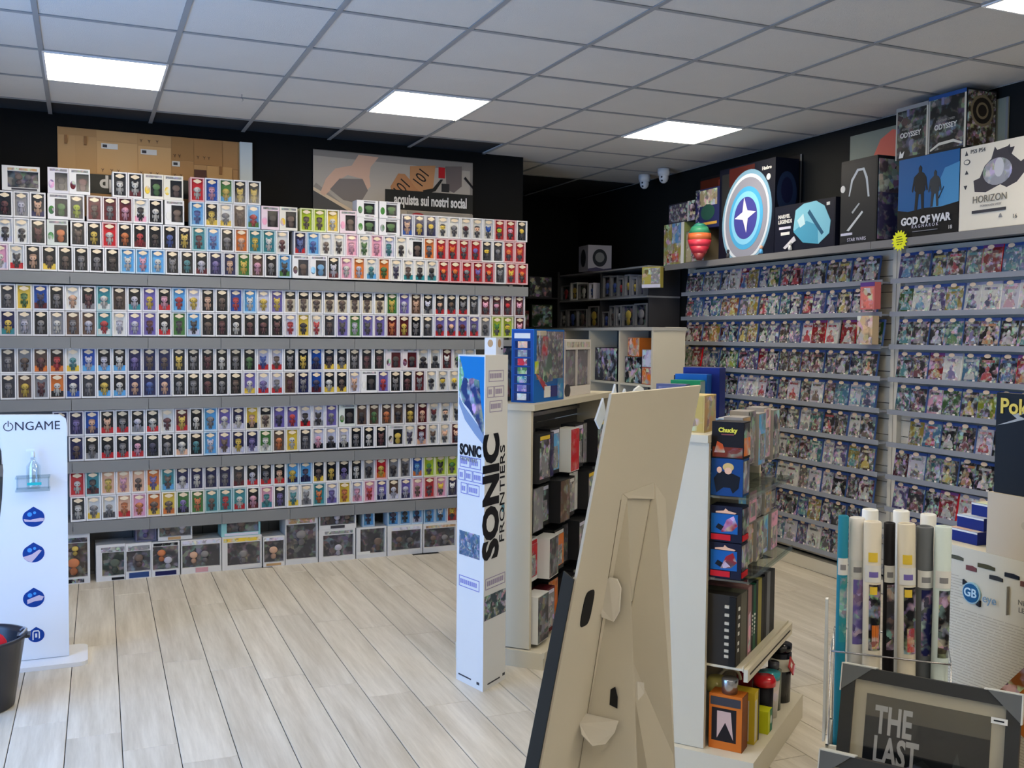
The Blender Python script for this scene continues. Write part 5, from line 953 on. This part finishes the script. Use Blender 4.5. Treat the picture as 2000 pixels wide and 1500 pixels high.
while z > 0.35:
    x = 0.012
    while x < 0.6:
        wd = random.uniform(0.02, 0.06)
        if not (0.095 < x+wd/2 < 0.32 and 0.90 < z < 0.985): ln.prism(rc(x, min(x+wd, 0.61), z, z+0.0022), 0, 0.0006, 0, Mf)
        x += wd+0.004
    z -= 0.0075
obj('fine_print', ln, M('pale_print', (182,172,150), 0.6), o); D.objects['fine_print']['kind'] = 'stuff'
# stepped stack of flat packs on the display
tb = 'flat navy card packs stepped on the display board'
for k, (y0, x0, z0, w_, lb) in enumerate([(1.985-0.05,2.095,1.0535,0.075,'lowest and widest navy and peach card pack on the display board'),(1.928,2.12,1.0865,0.065,'middle navy card pack of the stepped stack'),(1.905,2.145,1.120,0.043,'topmost navy card pack of the stepped stack')]):
    carton('card_pack', lb, 'card pack', (x0, y0, z0), RZR, w_+0.02, 0.11, 0.0325, (18,34,110), [('artd','T','top_print',[(226,190,160),(196,206,214),(196,196,150)][k],0.003,w_+0.017,0.003,0.107),('rect','F','white_edge','W',0.0,w_+0.02,0.028,0.0325)], tb)
carton('cardboard_box', 'plain beige cardboard box on the display board under the black sign', 'box', (2.052, 1.779 if False else 1.775, 1.0535), RZR, 0.30, 0.15, 0.152, (200,186,162), [('ell','F','faint_mark',(186,172,148),0.11,0.085,0.012,0.010)])
o = carton('shop_sign', 'black upright sign with yellow Pokemon lettering and a silver bolt', 'sign', (2.06, 1.765, 1.206), RZR, 0.30, 0.02, 0.245, (14,15,16), [])
decorate(o, 0.3, 0.02, 0.245, [('poly','F','silver_bolt',(170,172,170),[(0.004,0.165),(0.06,0.185),(0.045,0.195),(0.09,0.205),(0.08,0.20),(0.065,0.192),(0.085,0.186),(0.035,0.172)])])
ptx = MB(); addtext(ptx, faceM('F',0.3,0.02,0.245), 'Pokémon', 0.012, 0.212, 0.052, lift=0.002, bold=0.0012, align='LEFT', sx=0.95); obj('lettering', ptx, CARD, o, color=(224,200,90))
o = carton('wooden_board', 'orange brown speckled board leaning at the right edge behind the frame', 'board', (1.93, 1.55, 0.70), R(-60), 0.20, 0.01, 0.22, (166,94,30), [('artf','F','speckled_edge',(120,66,24),0.0,0.03,0.0,0.22)])
o.rotation_euler = (0, R(38), R(-72)); o.location = (1.872, 1.60, 0.765)

# framed prints leaning in a floor stand
AF = -56
def frame_print(label, x, y, z, w_, h_, lean, front):
    """dark wooden frame with mount, print and clear corner guards; local x along the frame"""
    r_ = thing('picture_frame', label, 'picture frame', (x, y, z), R(AF), 'framed prints leaning in the floor stand')
    ca_, sa_ = math.cos(lean), math.sin(lean)
    Mx = Matrix(((1,0,0,0),(0,sa_,-ca_,0),(0,ca_,sa_,0),(0,0,0,1)))   # (u, v, n) -> local x, y, z ; n points to the viewer
    Mx = FR((0,0,0), (1,0,0), (0,sa_,ca_))
    fw = 0.026; fd = 0.024
    FRM = M('dark_frame_wood', (42,43,42), 0.55, bump=0.1, bscale=30)
    for nm, a4 in (('frame_rail',(0,w_,h_-fw,h_)),('frame_rail',(0,w_,0,fw)),('frame_rail',(0,fw,fw,h_-fw)),('frame_rail',(w_-fw,w_,fw,h_-fw))):
        obj(nm, MB().box(a4[0],a4[1],a4[2],a4[3],-fd,0,0,Mx), FRM, r_)
    obj('mount', MB().box(fw,w_-fw,fw,h_-fw,-0.016,-0.010,0,Mx), CARD, r_, color=(176,168,146))
    if front:
        m_ = 0.026
        obj('print', MB().box(fw+m_,w_-fw-m_,fw+m_,h_-fw-m_,-0.010,-0.0092,0,Mx), CARD, r_, color=(12,15,17)); obj('dim_meadow_print', MB().prism([(0.10,h_-0.30),(0.12,h_-0.20),(0.17,h_-0.165),(0.21,h_-0.19),(0.27,h_-0.21),(0.285,h_-0.30)], -0.0092, -0.0089, 0, Mx), ARTD, r_, color=(26,32,28))
        obj('grey_sky_print', MB().box(fw+m_,w_-fw-m_,h_-fw-m_-0.045,h_-fw-m_,-0.0092,-0.0088,0,Mx), CARD, r_, color=(82,78,66))
        tx = MB()
        for q, (line, xx, vv) in enumerate((('THE',0.072,0.0),('LAST',0.072,1.0))):
            addtext(tx, Mx, line, xx, h_-fw-m_-0.052-0.062*q, 0.078, lift=-0.0085, bold=0.0022, align='LEFT', sx=0.52)
        obj('lettering', tx, CARD, r_, color=(170,170,168))
        obj('figure_print', MB().prism([(0.225,h_-0.22),(0.228,h_-0.16),(0.235,h_-0.135),(0.242,h_-0.16),(0.245,h_-0.22)], -0.0088, -0.0084, 0, Mx), CARD, r_, color=(44,52,50))
    obj('glass', MB().box(fw,w_-fw,fw,h_-fw,-0.0055,-0.0045,0,Mx), FILM('picture_glass', 0.045, 0.03), r_)
    GRD = M('corner_guard_plastic', (96,100,102), 0.35); GT = M('corner_guard_top', (206,208,204), 0.45)
    cg = 0.062
    for sx_, xx in ((1,0.0),(-1,w_)):
        obj('corner_guard', MB().prism([(xx,h_+0.001),(xx+sx_*cg,h_+0.001),(xx,h_-cg*0.85)] , 0.001, 0.003, 0, Mx), GRD, r_)
        obj('corner_guard', MB().box(min(xx-sx_*0.002,xx+sx_*cg*1.1),max(xx-sx_*0.002,xx+sx_*cg*1.1),h_+0.0005,h_+0.003,-fd-0.002,0.003,0,Mx), GT, r_)
        obj('corner_guard', MB().box(min(xx-sx_*0.003,xx-sx_*0.0005),max(xx-sx_*0.003,xx-sx_*0.0005),h_-cg*0.9,h_+0.003,-fd-0.002,0.003,0,Mx), GT, r_)
    if front: 
        obj('price_label', MB().box(w_-0.052,w_-0.022,h_-0.062,h_-0.050,0.0035,0.0045,0,Mx), CARD, r_, color='W')
        obj('label_marks', MB().box(w_-0.047,w_-0.028,h_-0.0575,h_-0.0545,0.0045,0.005,0,Mx), CARD, r_, color='K')
    return r_
frame_print('dark wooden frame with the words THE LAST on a black print, corner guards on', 1.513-0.10, 1.665-0.067, 0.43, 0.346, 0.46, R(14), True)
frame_print('second dark frame in front of THE LAST frame, mostly below the view', 1.405-0.10, 1.600-0.067, 0.345, 0.346, 0.40, R(14), False)
t = thing('frame_stand', 'white floor stand carrying the leaning framed prints', 'stand', (1.36, 1.56, 0), R(AF))
obj('stand_box', MB().box(-0.02,0.38,-0.05,0.20,0.0,0.335), PB, t)
obj('stand_back', MB().box(-0.02,0.38,0.17,0.18,0.335,0.55), PB, t)

# ------------------------------------------------------------------ far white cabinet in the aisle and the rack beyond it
XC, YC = 3.75, 8.10
t = thing('cube_cabinet', 'white cube cabinet with open bays in the aisle before the dark rear area', 'cabinet', (XC, YC, 0), RZR)
obj('end_panel', MB().box(1.935, 1.96, 0, 0.27, 0, 1.625), WL, t)
for k in range(4): obj('divider', MB().box(0.49*k-0.01, 0.49*k+0.012, 0, 0.25, 0.0, 1.625), WL, t)
obj('top_board', MB().box(-0.02, 1.965, -0.01, 0.28, 1.626, 1.648), M('top_board_grey', (170,168,160), 0.5), t)
obj('back', MB().box(0, 1.934, 0.252, 0.262, 0, 1.625), M('cabinet_back', (60,60,62), 0.7), t)
for k in range(4):
    for z in (0.45, 0.85, 1.215): obj('shelf', MB().box(0.49*k+0.013, 0.49*(k+1)-0.011 if k < 3 else 1.934, 0.005, 0.25, z, z+0.016), WL, t)
GC = 'boxes in the bays of the far cabinet'
def cab(label, x, z, w_, h_, c, a_, y=0.03): return carton('boxed_figure', label, 'toy box', (XC+y, YC-x, z), RZR, w_, 0.16, h_, c, [('art','F','front_print',a_,0.004,w_-0.004,0.004,h_-0.004)], GC)
b0 = 1.49
cab('orange patterned box upper left in the bay nearest the end panel', b0+0.05, 1.4315, 0.17, 0.14, 'O', 'O', 0.035); cab('dark box with orange upper print, low left in the nearest bay', b0+0.02, 1.2315, 0.24, 0.199, 'k', 'K')
cab('grey white figure box right in the nearest bay', b0+0.27, 1.3565, 0.15, 0.13, 'S', 'w'); cab('orange red box low right in the nearest bay', b0+0.27, 1.2315, 0.16, 0.124, (190,60,20), 'O')
cab('wooden brown rack box under the orange red box', b0+0.27, 0.9665+0.02-0.12, 0.15, 0.22, 'D', 'C'); cab('dark box low in the nearest bay', b0+0.02, 0.8665, 0.22, 0.20, 'K', 'k')
for k in range(3):
    cab('black box in the %s bay counted from the far end' % ['first', 'second', 'third'][k], 0.49*k+0.05, 1.2315, 0.36, 0.26, 'K', 'k')
# rack on the right wall beyond the game bays
t = thing('rear_rack', 'dim rack with pale shelves on the right wall past the game bays', 'shelving', (4.61, 8.85, 0), RZR)
for z in (1.66, 1.92, 2.17): obj('shelf', MB().box(0, 1.72, -0.32, 0, z-0.014, z), M('dim_shelf', (150,150,150), 0.5), t)
for x in (0.0, 0.86, 1.70): obj('upright', MB().box(x, x+0.02, -0.30, -0.001, 0, 1.645).box(x, x+0.02, -0.30, -0.001, 1.661, 1.905).box(x, x+0.02, -0.30, -0.001, 1.921, 2.155), M('dark_upright', (50,50,54), 0.5), t)
RG = 'boxes on the dim rear rack'
rr_ = random.Random(3)
for z in (1.6605, 1.9205):
    x = 0.03; n = 0
    while x < 1.60:
        w_ = rr_.choice([0.09, 0.12, 0.14, 0.20])
        if x < 0.86 < x+w_+0.02: x = 0.89; continue
        if x+w_ > 1.69: break
        n += 1; c = rr_.choice(['k','K','S','W','N','k','w']); h_ = rr_.uniform(0.13, 0.21)
        o = winbox('boxed_figure', 'boxed figure on dim rear rack, %s shelf, %s from far end' % ('lower' if z < 1.8 else 'upper', ordn(n)), 0, 0, w_, h_, 0.12, 0.01, 0.01, 0.012, 0.015, c if c in 'WwS' else (120,120,122), 'K', [], [(w_/2, h_*0.55, min(w_, h_)*0.24, rr_.choice('SDWYBR'))], loc=(4.61-0.29, 8.85-x, z), rz=RZR, group=RG, cat='toy box')
        x += w_+rr_.uniform(0.004, 0.03)
o = carton('boxed_figure', 'grey cube box with a round window on top of the rear rack', 'toy box', (4.20, 8.02, 2.1705), R(-6), 0.23, 0.23, 0.235, (150,152,170), [('ell','F','round_window_print',(34,40,52),0.115,0.12,0.07,0.08),('ell','F','skull_print',(110,116,126),0.115,0.125,0.045,0.045),('ell','L','round_window_print',(34,40,52),0.115,0.12,0.06,0.08),('poly','F','lower_print',(60,60,90),[(0.0,0.0),(0.23,0.0),(0.23,0.03),(0.15,0.02),(0.08,0.035),(0,0.02)])])
# dark shelves on the far wall
t = thing('rear_shelving', 'black shelving against the far wall of the unlit area', 'shelving', (3.25, YB-0.01, 0))
for z in (0.5, 0.9, 1.3, 1.66, 1.95): obj('shelf', MB().box(0, 1.0, -0.30, -0.001, z-0.014, z), M('black_shelf', (34,34,38), 0.5), t)
for x in (-0.02, 1.0): obj('upright', MB().box(x, x+0.02, -0.30, -0.001, 0, 2.2), MATS['black_shelf'], t)
for k, (x, z, w_, h_, c) in enumerate([(0.05,1.6605,0.10,0.12,'N'),(0.2,1.6605,0.16,0.2,'k'),(0.42,1.6605,0.12,0.25,'N'),(0.58,1.6605,0.12,0.16,'r'),(0.73,1.6605,0.22,0.22,(40,60,44)),(0.10,1.9505,0.14,0.10,'k'),(0.36,1.9505,0.10,0.14,'N'),(0.52,1.9505,0.12,0.16,'S'),(0.70,1.9505,0.24,0.2,'k')]):
    carton('boxed_figure', 'dim %s box on black far shelving, %s from left, %s shelf' % (NAMES.get(c, 'dark green') if isinstance(c, str) else 'dark green', ordn(k+1 if k < 5 else k-4), 'eye level' if k < 5 else 'top'), 'toy box', (3.25+x, YB-0.30, z), 0, w_, 0.15, h_, c, [('art','F','front_print',c,0.005,w_-0.005,0.005,h_-0.005)], 'boxes on the black far shelving')
